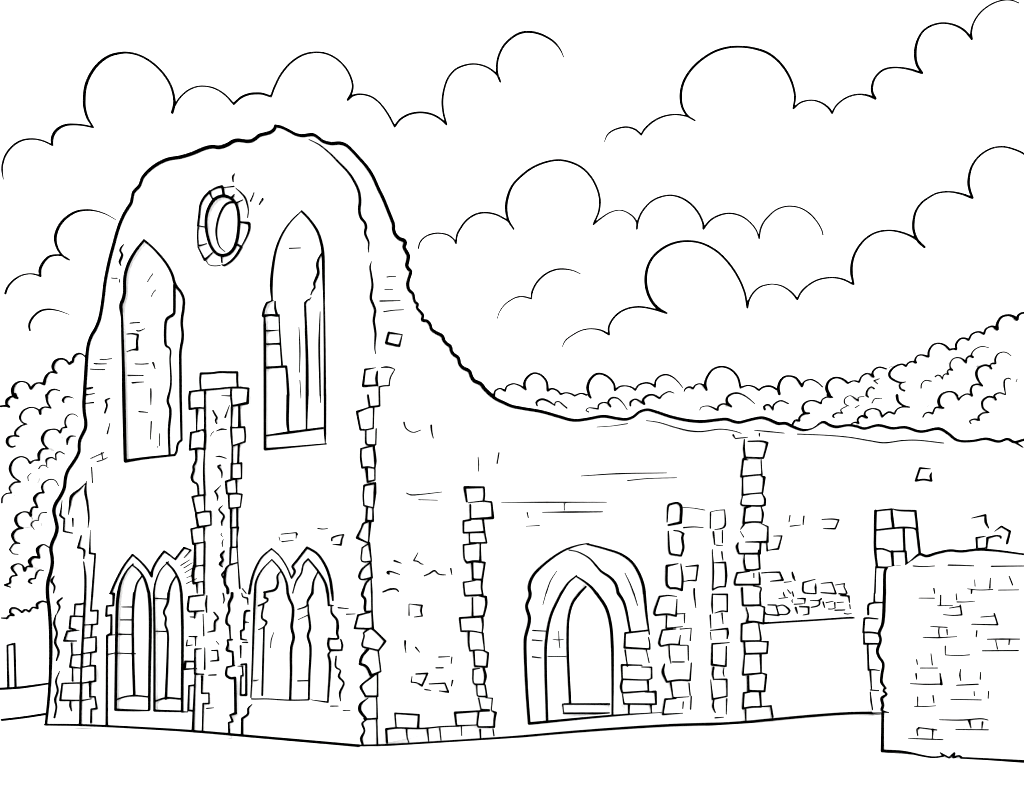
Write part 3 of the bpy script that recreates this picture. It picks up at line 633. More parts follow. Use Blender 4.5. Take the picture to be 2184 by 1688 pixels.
OUTLINES = """
lancetR_hole 11 388,112! 450,180 520,280 555,380 572,470 577,650 582,900 586,1300 588,1687 @12 589,410! 300,440 75,460! @11 76,1687 74,1100 66,1012 58,1010 75,940 92,898! 137,875! 130,750 145,580 175,430 230,300 300,200
lancetR_day 11 388,115! 450,180 520,280 555,380 560,470! 530,530 522,575 530,640 510,695 495,735 500,765 480,795 466,830 417,900! 425,1100 435,1400 436,1687 @12 430,300! 280,320! 270,250 272,0 @11 258,1440! 222,1435 212,1300 201,1130 197,998! 163,885! 137,875! 130,750 145,580 175,430 230,300 300,200
lancetL_day 01 1228,365! 1300,425 1370,500 1430,580 1470,660 1487,745 1487,960 1470,1003 1440,1020 1418,1045 1412,1250 1440,1278 1453,1300 1450,1380 1458,1560 1438,1687 @02 1430,50 1452,120 1440,300 1446,505! 1200,538 1072,558! 1063,200 1056,0 @01 1052,1450 1045,1200 1040,1020 1034,950 1052,860 1063,800 1062,720 1072,640 1105,545 1160,450
oculus_day 01 2000,42 1960,44 1920,67 1880,132 1857,210 1847,290 1857,370 1877,420 1920,463 1945,470 1982,430 2008,370 2022,280 2025,190 2018,100
twinLA_hole 02 1130,1440! 1180,1490 1230,1560 1270,1687 @03 1280,120 1282,300 1275,700 1272,1000! 1150,1000 985,998! 993,400 1000,100 1010,0 @02 1030,1600 1080,1500
twinLA_day 02 1212,1540! 1230,1560 1270,1687 @03 1280,120 1282,300 1275,700 1272,885! 1150,875! 1134,500 1134,150 1145,0 @02 1170,1600
twinLB_hole 02 1430,1422! 1480,1490 1530,1590 1547,1687 @03 1555,250 1553,1010! 1317,1003! 1317,300 1312,0 @02 1325,1600 1370,1490
twinLB_day 02 1502,1540! 1530,1590 1547,1687 @03 1555,250 1552,903! 1415,897! 1430,500 1430,330 1410,270 1415,210 1397,165 1430,80 1438,0 @02 1460,1610
twinRA_hole 12 133,1402! 210,1490 260,1600 270,1687 @13 283,50 308,110 309,200 300,290 315,375 297,470 293,700 288,908! 90,902 -40,903! @03 2150,700 2163,300 2175,0 @12 0,1590 50,1490
twinRA_day 12 210,1498! 260,1600 270,1687 @13 283,50 308,110 309,200 300,290 315,375 297,470 293,700 288,890! 53,880! 60,600 68,290 90,245 52,215 65,95 100,50 72,20 @12 68,1680! 165,1655 185,1610 183,1540
twinRB_hole 12 445,1397! 530,1500 590,1600 612,1687 @13 620,105! 640,110 645,170 690,230 695,300 690,340 700,385! 620,388! 617,440 630,487! 617,520 630,585 612,925! 470,910 340,912! 340,110 @12 325,1687 345,1580 385,1520 405,1440
twinRB_day 12 530,1502! 590,1600 612,1687 @13 620,105! 640,110 645,170 690,230 695,300 690,340 700,385! 620,388! 617,440 630,487! 617,520 630,585 612,905! 450,905! 455,700 463,450 442,365 460,300 450,190 435,105 440,70 480,0 @12 490,1590
door_hole 22 487,1321! 560,1335 660,1390 720,1455 760,1500 840,1555 885,1610 907,1690 @23 955,80 1008,325! 965,340! 960,465! 980,610! 935,612! 940,735 930,800 943,865 955,945! 997,955! 997,1030! 855,1047 147,1114! 125,800 112,450 115,380 150,220 125,110 155,0 @22 147,1630 180,1540 300,1420 400,1350
door_mid 22 552,1540! 620,1590 680,1640 720,1690 @23 800,120 840,260 855,450 858,700 857,1040! 300,1100! 287,600 290,430 330,200 420,0 @22 480,1600
door_day 22 640,1622! 680,1640 720,1690 @23 800,120 840,260 855,450 858,700 857,945! 497,945! 480,600 475,400 485,200 520,80 578,0
butt_body 01 1712,1500! 1800,1497 1880,1488 1960,1490 2025,1490! 2027,1620! 2120,1628! 2112,1752! @02 2090,395 2060,708 2064,845 2050,953 2030,1125 2030,1425 2045,1645! @03 1985,10 1952,90 1955,150 1935,260 1965,388 1940,400 1985,500 1990,612! 1935,632 1930,700 2005,722! 2010,1025! 1963,1040! 1985,1095! 1955,1240! 1645,1225! 1645,1005 1605,1000! 1612,790 1655,785! 1655,650 1575,650! 1582,582! 1655,583! 1603,145 1612,30! @02 1645,1530 1655,1455! 1645,1268 1630,1140! 1690,1125 1640,865! 1690,850 1680,755 1635,700 1652,640 1672,460 1618,465! 1628,318! 1676,300 1680,115 1618,115! @01 1620,1655! 1712,1645!
buttL_body 02 738,740! 680,800 610,860 590,1010! 545,1050! 545,1165! 665,1300! 640,1500! @03 602,196! 546,408! 610,428! 597,630! 530,770! 513,915! 600,925! 605,1150! 776,1150! 778,990! 825,985! 813,750 812,620! 775,600 818,500! 820,372! 785,300 835,265! 835,147! 775,152! 787,0 @02 812,1352! 765,1348! 757,1050 745,920 728,820
buttR_body 32 917,985! 1055,970! 1258,985! 1275,1148! 1297,1370! @33 1100,200 1030,1035! 895,1030! 880,920 883,815 873,670 858,655 850,443 820,432! 813,335! 822,215! 855,180 860,97! 907,80! @32 912,1687 920,1460! 914,1310 914,1150
ruin_body 32 1015,1472! 1040,1465 1170,1449! 1230,1400 1295,1358 1350,1370 1440,1345 1550,1323 1650,1330 1790,1315 1950,1325 2184,1355 2330,1375! @33 2330,1480! 1420,1435 975,1385! 978,1020! 970,1000 980,960 970,895 1008,862! 985,835 1003,812! 968,760 970,700 982,600 945,540 932,490 960,400 948,340 975,270 985,200 993,0 @32 1000,1490
"""
# ------------------------------------------------------------------ camera model (survey drawing 4096 x 3165)
W, H, F, HY, EYE = 4096.0, 3165.0, 3547.0, 2626.0, 1.6
K = 1024 / 2184.0
def uv(tile, u, v):
    return int(tile[0]) * 1024 + u * K, int(tile[1]) * 791 + v * K
def ray(x, y):
    return Vector(((x - W / 2) / F, 1.0, -(y - HY) / F))
EYEP = Vector((0, 0, EYE))
def ground_pt(x, y, z=0.0):
    d = ray(x, y)
    return EYEP + d * ((z - EYE) / d.z)

def parse(toks):
    tile, pts = None, []
    for t in toks:
        if t[0] == '@': tile = t[1:]; continue
        if ',' not in t: tile = t; continue
        c = t.endswith('!'); p = t.rstrip('!').split(',')
        x, y = uv(tile, float(p[0]), float(p[1]))
        pts.append([x, y, float(p[2]) * K if len(p) > 2 else None, c])
    return pts
def fill_widths(pts, w0):
    known = [i for i, p in enumerate(pts) if p[2] is not None]
    for i, p in enumerate(pts):
        if p[2] is None:
            lo = [k for k in known if k < i]; hi = [k for k in known if k > i]
            if lo and hi:
                t = (i - lo[-1]) / (hi[0] - lo[-1]); p[2] = -(pts[lo[-1]][2] * (1 - t) + pts[hi[0]][2] * t)
            elif lo: p[2] = -pts[lo[-1]][2]
            elif hi: p[2] = -pts[hi[0]][2]
            else: p[2] = -w0
        if p[2] > 0: pass
        known_w = abs(p[2])
        if i not in known: p[2] = known_w
    return pts
def spline(seg, step=5.0):
    """centripetal Catmull-Rom through (x, y, w) points"""
    n = len(seg)
    if n < 3:
        (x0, y0, w0), (x1, y1, w1) = seg[0], seg[-1]
        k = max(2, int(math.hypot(x1 - x0, y1 - y0) / (step * 2)))
        return [(x0 + (x1 - x0) * i / k, y0 + (y1 - y0) * i / k, w0 + (w1 - w0) * i / k) for i in range(k + 1)]
    P = [tuple(2 * a - b for a, b in zip(seg[0], seg[1]))] + list(seg) + [tuple(2 * a - b for a, b in zip(seg[-1], seg[-2]))]
    out = []
    for i in range(1, n):
        p0, p1, p2, p3 = P[i - 1:i + 3]
        def dt(a, b): return max(1e-3, math.hypot(a[0] - b[0], a[1] - b[1]) ** 0.5)
        t1 = dt(p0, p1); t2 = t1 + dt(p1, p2); t3 = t2 + dt(p2, p3)
        k = max(2, int(math.hypot(p2[0] - p1[0], p2[1] - p1[1]) / step))
        for j in range(k):
            t = t1 + (t2 - t1) * j / k
            q = []
            for c in (0, 1):
                a1 = p0[c] * (t1 - t) / t1 + p1[c] * t / t1
                a2 = p1[c] * (t2 - t) / (t2 - t1) + p2[c] * (t - t1) / (t2 - t1)
                a3 = p2[c] * (t3 - t) / (t3 - t2) + p3[c] * (t - t2) / (t3 - t2)
                b1 = a1 * (t2 - t) / t2 + a2 * t / t2
                b2 = a2 * (t3 - t) / (t3 - t1) + a3 * (t - t1) / (t3 - t1)
                q.append(b1 * (t2 - t) / (t2 - t1) + b2 * (t - t1) / (t2 - t1))
            q.append(p1[2] + (p2[2] - p1[2]) * j / k)
            out.append(tuple(q))
    out.append(tuple(seg[-1]))
    return out
def segments(pts, closed=False):
    P = [tuple(p[:3]) for p in pts]; C = [p[3] for p in pts]
    if closed:
        if any(C):
            k = C.index(True); P = P[k:] + P[:k] + [P[k]]; C = C[k:] + C[:k] + [True]
        else:
            m = len(P); big = spline(P[-2:] + P + P[:3])
            i0 = min(range(len(big) // 2), key=lambda i: math.hypot(big[i][0] - P[0][0], big[i][1] - P[0][1]))
            i1 = min(range(len(big) // 2, len(big)), key=lambda i: math.hypot(big[i][0] - P[0][0], big[i][1] - P[0][1]))
            return [big[i0:i1 + 1]]
    segs, cur = [], [P[0]]
    for i in range(1, len(P)):
        cur.append(P[i])
        if C[i] and i < len(P) - 1: segs.append(spline(cur)); cur = [P[i]]
    segs.append(spline(cur))
    return segs

LINES = {}                      # key -> list of (flags, [segments])
for row in STROKES.strip().splitlines():
    t = row.split()
    if not t: continue
    pts = fill_widths(parse(t[3:]), float(t[1]) * K)
    LINES.setdefault(t[0], []).append((t[2], segments(pts, 'c' in t[2])))
POLY = {}
for row in OUTLINES.strip().splitlines():
    t = row.split()
    pts = fill_widths(parse(t[1:]), 1)
    flat = []
    for s in segments(pts, True): flat += [(p[0], p[1]) for p in s[:-1]]
    POLY[t[0]] = flat
def flat(key, i):
    out = []
    for s in LINES[key][i][1]: out += [(p[0], p[1]) for p in s]
    return out

# ------------------------------------------------------------------ surfaces the lines lie on
class Plane:
    """an upright plane standing on two ground points; off moves it out along its normal, towards the viewer"""
    def __init__(s, a, b):
        A, B = ground_pt(*a), ground_pt(*b)
        n = Vector((B.y - A.y, -(B.x - A.x), 0)).normalized()
        if n.dot(EYEP - A) < 0: n = -n
        s.n, s.k = n, n.dot(A)
    def depth(s, x, y, off=0.0):
        d = ray(x, y); return (s.k + off - s.n.dot(EYEP)) / s.n.dot(d)
    def pt(s, x, y, off=0.0):
        p = EYEP + ray(x, y) * s.depth(x, y, off)
        return p
class Facing(Plane):
    def __init__(s, depth): s.n, s.k = Vector((0, -1, 0)), -depth
CX = 1455.0
GABLE = Plane((180, 2905), (CX, 2989))
SIDE = Plane((CX, 2989), (3531, 2858.7))
RUIN = Plane((3529, 3010.0), (4096, 3052.0))
class Corner:
    def pt(s, x, y, off=0.0):
        return (GABLE if GABLE.depth(x, y, off) > SIDE.depth(x, y, off) else SIDE).pt(x, y, off)
CORNER = Corner()
def on(surface, x, y, off):
    p = surface.pt(x, y, off)
    if p.z < 0.012: p = ground_pt(x, y, 0.012)
    return p
class Ground:
    def pt(s, x, y, off=0.0): return ground_pt(x, y, 0.012 + off)
GROUND = Ground()

# ------------------------------------------------------------------ materials
def stone_material(name, lo, hi, scale):
    m = bpy.data.materials.new(name); m.use_nodes = True
    nt = m.node_tree; b = nt.nodes['Principled BSDF']
    tc = nt.nodes.new('ShaderNodeTexCoord'); no = nt.nodes.new('ShaderNodeTexNoise'); ra = nt.nodes.new('ShaderNodeValToRGB')
    no.inputs['Scale'].default_value = scale; no.inputs['Detail'].default_value = 4
    ra.color_ramp.elements[0].color = (lo, lo, lo, 1); ra.color_ramp.elements[1].color = (hi, hi, hi, 1)
    nt.links.new(tc.outputs['Object'], no.inputs['Vector']); nt.links.new(no.outputs['Fac'], ra.inputs['Fac'])
    nt.links.new(ra.outputs['Color'], b.inputs['Base Color'])
    b.inputs['Roughness'].default_value = 1.0; b.inputs['Specular IOR Level'].default_value = 0.0
    return m
STONE = stone_material('white_stone', 0.80, 0.86, 3.0)
LEAF = stone_material('white_foliage', 0.80, 0.86, 1.5)
CLOUD = stone_material('white_cloud', 0.84, 0.88, 0.02)
EARTH = stone_material('white_ground', 0.80, 0.86, 0.4)
INK = stone_material('black_ink', 0.0, 0.0, 5.0)

# ------------------------------------------------------------------ mesh collector
class MB:
    def __init__(s): s.v, s.f, s.m = [], [], []
    def tube(s, pts, rad, sides=6):
        """round tube with round ends; pts 3D, rad per point"""
        P, R = list(pts), list(rad)
        if len(P) < 2: return
        def cap(a, b, r):
            d = (a - b); d = d.normalized() if d.length > 1e-9 else Vector((0, 0, 1))
            return [(a + d * r * 0.55, r * 0.83), (a + d * r * 0.97, r * 0.25)]
        c0, c1 = cap(P[0], P[1], R[0]), cap(P[-1], P[-2], R[-1])
        P = [c0[1][0], c0[0][0]] + P + [c1[0][0], c1[1][0]]
        R = [c0[1][1], c0[0][1]] + R + [c1[0][1], c1[1][1]]
        base = len(s.v); n = len(P)
        for i in range(n):
            t = P[min(i + 1, n - 1)] - P[max(i - 1, 0)]
            if t.length < 1e-9: t = Vector((0, 0, 1))
            t.normalize()
            vd = (EYEP - P[i]).normalized()
            a = t.cross(vd)
            a = a.normalized() if a.length > 1e-6 else t.orthogonal().normalized()
            b = a.cross(t).normalized()
            for k in range(sides):
                an = 2 * math.pi * k / sides
                s.v.append(P[i] + (a * math.cos(an) + b * math.sin(an)) * R[i])
        for i in range(n - 1):
            for k in range(sides):
                k2 = (k + 1) % sides
                s.f.append((base + i * sides + k, base + i * sides + k2, base + (i + 1) * sides + k2, base + (i + 1) * sides + k)); s.m.append(1)
        s.f.append(tuple(base + k for k in reversed(range(sides)))); s.m.append(1)
        s.f.append(tuple(base + (n - 1) * sides + k for k in range(sides))); s.m.append(1)
    def slab(s, loops, front, back):
        """solid between two mappings of the same 2D loops (first is the outline, the rest are holes)"""
        loops = [clean(l) for l in loops]
        idx0 = len(s.v); N = sum(len(l) for l in loops)
        for l in loops:
            for (x, y) in l: s.v.append(front(x, y))
        for l in loops:
            for (x, y) in l: s.v.append(back(x, y))
        tris = tessellate_polygon([[Vector((x, y, 0)) for (x, y) in l] for l in loops])
        fl = [p for l in loops for p in l]
        for t in tris:
            a, b, c = (fl[i] for i in t)
            ar = (b[0] - a[0]) * (c[1] - a[1]) - (c[0] - a[0]) * (b[1] - a[1])
            t = tuple(t) if ar < 0 else tuple(reversed(t))
            s.f.append(tuple(idx0 + i for i in t)); s.m.append(0)
            s.f.append(tuple(idx0 + N + i for i in reversed(t))); s.m.append(0)
        o = 0
        for li, l in enumerate(loops):
            n = len(l)
            for i in range(n):
                j = (i + 1) % n
                s.f.append((idx0 + o + i, idx0 + o + j, idx0 + N + o + j, idx0 + N + o + i)); s.m.append(0)
            o += n
    def ball(s, c, r, squash=1.0, lumps=0.0):
        o = len(s.v)
        for v in ICO_V:
            q = 1.0 + lumps * random.uniform(-1, 1)
            s.v.append(c + Vector((v.x * r * q, v.y * r * squash * q, v.z * r * q)))
        for f in ICO_F: s.f.append(tuple(o + i for i in f)); s.m.append(0)
    def build(s, name, mat, parent=None, origin=Vector((0, 0, 0))):
        me = bpy.data.meshes.new(name)
        me.from_pydata([tuple(v - origin) for v in s.v], [], s.f)
        me.materials.append(mat); me.materials.append(INK)
        me.polygons.foreach_set('material_index', s.m)
        me.update()
        o = bpy.data.objects.new(name, me); bpy.context.scene.collection.objects.link(o)
        if parent: o.parent = parent
        else: o.location = origin
        return o
bm = bmesh.new(); bmesh.ops.create_icosphere(bm, subdivisions=3, radius=1.0)
ICO_V = [v.co.copy() for v in bm.verts]; ICO_F = [tuple(v.index for v in f.verts) for f in bm.faces]; bm.free()

def clean(l, d=1.2):
    out = []
    for p in l:
        if not out or math.hypot(p[0] - out[-1][0], p[1] - out[-1][1]) > d: out.append(p)
    while len(out) > 3 and math.hypot(out[0][0] - out[-1][0], out[0][1] - out[-1][1]) < d: out.pop()
    return out
def clip_x(poly, x, keep_left):
    out = []; n = len(poly)
    for i in range(n):
        a, b = poly[i], poly[(i + 1) % n]
        ia = (a[0] <= x) == keep_left; ib = (b[0] <= x) == keep_left
        if ia: out.append(a)
        if ia != ib:
            t = (x - a[0]) / (b[0] - a[0]); out.append((x, a[1] + t * (b[1] - a[1])))
    return out
def pen(mb, segs, surface, off, part=None):
    """draw segments as ink lying on a surface; part keeps only x below / above a limit"""
    for sg in segs:
        runs = [sg]
        if part:
            runs, cur = [], []
            for p in sg:
                if part(p[0]): cur.append(p)
                elif cur: runs.append(cur); cur = []
            if cur: runs.append(cur)
        for r in runs:
            if len(r) < 2: continue
            P, R = [], []
            for (x, y, w) in r:
                q = on(surface, x, y, off)
                rr = (w * 1.12 + 2.3) * 0.5 * (q.y / F)      # pen width, a little heavier for the finest lines
                P.append(q + (EYEP - q).normalized() * rr * 0.5); R.append(rr)
            mb.tube(P, R)
def block(mb, segs, surface, off, h):
    """the raised stone inside a traced block outline"""
    poly = [(p[0], p[1]) for sg in segs for p in sg]
    poly = clean(poly, 2.5)
    polys = [poly]
    if surface is CORNER:
        polys = [q for q in (clip_x(poly, CX, True), clip_x(poly, CX, False)) if len(q) > 2]
    for q in polys:
        q = clean(q, 2.5)
        if len(q) > 2: mb.slab([q], lambda x, y: on(surface, x, y, off + h), lambda x, y: surface.pt(x, y, off - 0.03))
def draw(mb, key, surface, off, lift=0.03, which=None, part=None):
    for i, (fl, segs) in enumerate(LINES[key]):
        if which is not None and i not in which: continue
        if 'P' in fl:
            h = random.uniform(0.010, lift - 0.004)
            block(mb, segs, surface, off, h)
        pen(mb, segs, surface, off + lift, part)
def wall(mb, loops, plane, off, thick):
    mb.slab(loops, lambda x, y: plane.pt(x, y, off), lambda x, y: plane.pt(x, y, off) - plane.n * thick)

# ------------------------------------------------------------------ things
def empty(name, loc, label, cat, group=None):
    o = bpy.data.objects.new(name, None); bpy.context.scene.collection.objects.link(o)
    o.location = loc; o['label'] = label; o['category'] = cat
    if group: o['group'] = group
    return o
def tag(o, label=None, cat=None, group=None, kind=None):
    if label: o['label'] = label
    if cat: o['category'] = cat
    if group: o['group'] = group
    if kind: o['kind'] = kind
    return o

# ================================================================== the ruined church
corner_foot = ground_pt(CX, 2989)
church = empty('ruined_church', corner_foot, 'tall roofless stone church ruin with broken gable, arched windows and long side wall', 'church ruin')
def part(mb, name, parent=church, mat=STONE, label=None):
    o = mb.build(name, mat, parent, corner_foot)
    if label: o['label'] = label
    return o

left_edge = flat('gable', 0)                      # from the peak down the left edge to the ground
crest = flat('edge', 0) + flat('edge', 1)         # from the peak to the right
ci = next(i for i, p in enumerate(crest) if p[0] >= CX)
a, b = crest[ci - 1], crest[ci]
ycut = a[1] + (b[1] - a[1]) * (CX - a[0]) / (b[0] - a[0])
gable_loop = left_edge[::-1] + crest[1:ci] + [(CX, ycut), (CX, 3010), (180, 2925)]
side_loop = [(CX, ycut)] + crest[ci:] + [(4300, crest[-1][1] + 10), (4300, 2838), (CX, 3010)]
lancet_left_hole = flat('lancetL', 0) + flat('lancetL', 1)[::-1][1:]
oculus_hole = flat('oculus', 0)
T = 0.9
mb = MB()
wall(mb, [gable_loop, oculus_hole, lancet_left_hole, POLY['lancetR_hole'], POLY['twinLA_hole'], POLY['twinLB_hole'], POLY['twinRA_hole'], POLY['twinRB_hole']], GABLE, 0, T)
draw(mb, 'gable', CORNER, 0.0, 0.014)
draw(mb, 'edge', CORNER, 0.0, 0.014, part=lambda x: x <= CX + 4)
draw(mb, 'gablebase', GABLE, 0.11)
gable_wall = part(mb, 'gable_wall')
mb = MB()
wall(mb, [side_loop, POLY['door_hole']], SIDE, 0, T)
draw(mb, 'side', SIDE, 0.0, 0.016)
draw(mb, 'edge', CORNER, 0.0, 0.014, part=lambda x: x >= CX - 4)
draw(mb, 'sidebase', SIDE, 0.05)
side_wall = part(mb, 'side_wall')

# windows of the gable
D = -0.06
def inset(day, hole, d=5.0):
    """keep the opening clear of the outline it shares with the wall"""
    cx = sum(p[0] for p in day) / len(day); cy = sum(p[1] for p in day) / len(day)
    def dist(p):
        best = 1e9
        for i in range(len(hole)):
            a, b = hole[i - 1], hole[i]
            l2 = (b[0] - a[0]) ** 2 + (b[1] - a[1]) ** 2 or 1e-9
            t = max(0, min(1, ((p[0] - a[0]) * (b[0] - a[0]) + (p[1] - a[1]) * (b[1] - a[1])) / l2))
            best = min(best, math.hypot(p[0] - a[0] - t * (b[0] - a[0]), p[1] - a[1] - t * (b[1] - a[1])))
        return best
    out = []
    for p in day:
        if dist(p) < d + 1:
            v = (cx - p[0], (cy - p[1]) * 0.35); n = math.hypot(*v) or 1
            p = (p[0] + v[0] / n * (d + 2), p[1] + v[1] / n * (d + 2))
        out.append(p)
    return out
def frame(mb, hole, day, plane=GABLE, off=D, thick=0.25):
    if day: day = inset(day, hole)
    wall(mb, [hole] + ([day] if day else []), plane, off, thick)
mb = MB(); frame(mb, oculus_hole, POLY['oculus_day'])
draw(mb, 'oculus', GABLE, 0.0, 0.02, which=(0,)); draw(mb, 'oculusin', GABLE, D, 0.02)
oculus = part(mb, 'oculus_window')
mb = MB(); draw(mb, 'oculus', GABLE, 0.0, 0.02, which=range(1, len(LINES['oculus'])))
part(mb, 'stone_ring', oculus)
mb = MB(); frame(mb, lancet_left_hole, None)
draw(mb, 'lancetL', GABLE, 0.0, 0.014, which=(0, 1)); draw(mb, 'lancetL', GABLE, D, 0.014, which=range(2, len(LINES['lancetL'])))
draw(mb, 'lancetLin', GABLE, D, 0.014)
part(mb, 'lancet_window', label='left lancet filled in with rough masonry')
mb = MB(); frame(mb, POLY['lancetR_hole'], POLY['lancetR_day'])
draw(mb, 'lancetR', GABLE, 0.0, 0.014); draw(mb, 'lancetRin', GABLE, D, 0.014)
lancet = part(mb, 'lancet_window', label='right lancet open to the sky with a stub of mullion')
mb = MB()
wall(mb, [[uv('11', 358, 1102), uv('11', 384, 1102), uv('11', 396, 1687), uv('12', 400, 320), uv('12', 368, 325), uv('11', 362, 1687)]], GABLE, D - 0.02, 0.12)
part(mb, 'mullion', lancet)
mb = MB()
wall(mb, [[uv('12', 76, 344), uv('12', 588, 276), uv('12', 590, 411), uv('12', 76, 460)]], GABLE, -0.025, 0.3)
draw(mb, 'lancetRsill', GABLE, -0.025, 0.012)
part(mb, 'sill', lancet)
def twin(key, holes, label):
    m = MB(); draw(m, key, GABLE, 0.0, 0.016)
    w = part(m, 'twin_lancet_window', label=label)
    split = max(p[0] for p in POLY[holes[0] + '_hole'])
    for k, h in enumerate(holes):
        m = MB(); frame(m, POLY[h + '_hole'], POLY[h + '_day'], GABLE, D - 0.004 * k)
        ids = [i for i, (fl, sg) in enumerate(LINES[key + 'in']) if (sum(p[0] for p in sg[0]) / len(sg[0]) > split - 6) == bool(k)]
        draw(m, key + 'in', GABLE, D, 0.014, which=ids)
        part(m, 'arched_light', w)
twin('twinL', ('twinLA', 'twinLB'), 'twin window with complete jambs left of the buttress')
twin('twinR', ('twinRA', 'twinRB'), 'twin window with broken tracery beside the corner')

# buttresses and quoins
mb = MB(); wall(mb, [POLY['butt_body']], GABLE, 0.06, 0.2); draw(mb, 'butt', GABLE, 0.06, 0.03, which=range(1, len(LINES['butt']))); butt = part(mb, 'buttress', label='middle buttress with a square cap stone')
mb = MB(); draw(mb, 'butt', GABLE, 0.06, 0.03, which=(0,)); part(mb, 'cap_stone', butt)
mb = MB(); wall(mb, [POLY['buttL_body']], GABLE, 0.05, 0.2); draw(mb, 'buttL', GABLE, 0.05, 0.03); part(mb, 'buttress', label='low broken buttress at the left corner')
mb = MB(); wall(mb, [POLY['buttR_body']], SIDE, 0.12, 0.3); draw(mb, 'buttR', SIDE, 0.12, 0.02); part(mb, 'buttress', label='squared block pier behind the front wall')
mb = MB(); draw(mb, 'corner', CORNER, 0.0, 0.035); part(mb, 'quoin', label='long column of corner stones')
for k in ('quoinA', 'quoinB'):
    mb = MB(); draw(mb, k, SIDE, 0.0, 0.035); part(mb, 'quoin')
for k in ('pilA', 'pilB'):
    mb = MB(); draw(mb, k, SIDE, 0.0, 0.035); part(mb, 'pilaster')
mb = MB(); draw(mb, 'plinth', SIDE, 0.06, 0.035); part(mb, 'plinth')

# doorway in the side wall
mb = MB(); frame(mb, POLY['door_hole'], POLY['door_mid'], SIDE, -0.15, 0.2); draw(mb, 'door', SIDE, 0.0, 0.016); draw(mb, 'doorin', SIDE, -0.15, 0.014)
doorway = part(mb, 'doorway')
mb = MB(); frame(mb, POLY['door_mid'], POLY['door_day'], SIDE, -0.30, 0.3); draw(mb, 'doorin2', SIDE, -0.30, 0.014); part(mb, 'inner_arch', doorway)
mb = MB(); draw(mb, 'doorstone', SIDE, 0.0, 0.035); part(mb, 'jamb', doorway)
mb = MB(); wall(mb, [[uv('23', 432, 946), uv('23', 852, 946), uv('23', 850, 1025), uv('23', 440, 1025)]], SIDE, -0.27, 0.5); draw(mb, 'step', SIDE, -0.27, 0.012); part(mb, 'doorstep', doorway)

# ================================================================== the front wall at the right
foot = ground_pt(3700, 3022)
mb = MB(); wall(mb, [POLY['ruin_body']], RUIN, 0, 0.8); draw(mb, 'ruin', RUIN, 0.0, 0.012)
tag(mb.build('ruined_wall', STONE, None, foot), 'low ruined stone wall with ragged left edge in the right foreground', 'wall')
for k, lab in (('looseA', 'pair of squared stones lying side by side on the low wall top'), ('looseB', 'pointed single stone standing furthest right on the low wall top')):
    m = MB()
    pl = [(p[0], p[1]) for sg in LINES[k][0][1] for p in sg]
    offb = -0.1 if k == 'looseA' else -0.42
    pts2 = [uv('32', 1778, 1216), uv('32', 1856, 1199), uv('32', 1872, 1214), uv('32', 1950, 1197), uv('32', 1987, 1212), uv('32', 1984, 1324), uv('32', 1783, 1322)] if k == 'looseA' else \
           [uv('32', 1934, 1158), uv('32', 1990, 1117), uv('32', 2065, 1160), uv('32', 2042, 1338), uv('32', 1938, 1330)]
    wall(m, [pts2], RUIN, offb, 0.25)
    for fl, segs in LINES[k]: pen(m, segs, RUIN, offb + 0.012)
    c = RUIN.pt(pts2[-1][0], pts2[-1][1], offb)
    tag(m.build('loose_stone', STONE, None, c), lab, 'stone', 'loose stones on the front wall')
mb = MB()
wall(mb, [[(p[0], p[1]) for sg in LINES['tuft'][0][1] for p in sg] + [uv('33', 1655, 1445), uv('33', 1490, 1432)]], RUIN, 0.06, 0.05)
for k in range(14):
    x = 3765 + k * 5.5; y = 3034 + (x - 3738) * 0.05
    g = RUIN.pt(x, y, 0.03 - 0.004 * (k % 3)); g.z = 0
    top = g + Vector((random.uniform(-.03, .03), random.uniform(-.02, .02), random.uniform(.03, .06)))
    o = len(mb.v); mb.v += [g + Vector((-.006, 0, 0)), g + Vector((.006, 0, 0)), top]; mb.f.append((o, o + 1, o + 2)); mb.m.append(0)
pen(mb, LINES['tuft'][0][1], RUIN, 0.075)
tag(mb.build('grass_tuft', LEAF, None, ground_pt(3800, 3032)), 'small spiky grass tuft at the foot of the low foreground wall', 'grass tuft')

# ================================================================== post and path behind the church
pf = ground_pt(46, 2373 + 812 * K)
mb = MB(); PP = Facing(pf.y)
wall(mb, [[uv('03', 62, 445), uv('03', 123, 430), uv('03', 133, 818), uv('03', 70, 818)]], PP, 0, 0.35)
pen(mb, LINES['post'][0][1], PP, 0.02)
tag(mb.build('standing_post', STONE, None, Vector((pf.x, pf.y, 0))), 'plain upright post with slanted top at the far edge of the path', 'post')
mb = MB()
far, near = flat('path', 0), flat('path', 1)
loop = [(-400, 2373 + 835 * K)] + far + [(190, 2373 + 1010 * K)] + near[::-1] + [(-400, 2373 + 1120 * K)]
mb.slab([loop], lambda x, y: ground_pt(x, y, 0.010), lambda x, y: ground_pt(x, y, 0.010) - Vector((0, 0, 0.1)))
for fl, segs in LINES['path']: pen(mb, segs, GROUND, 0.045)
tag(mb.build('path', EARTH, None), None, None, None, 'structure')

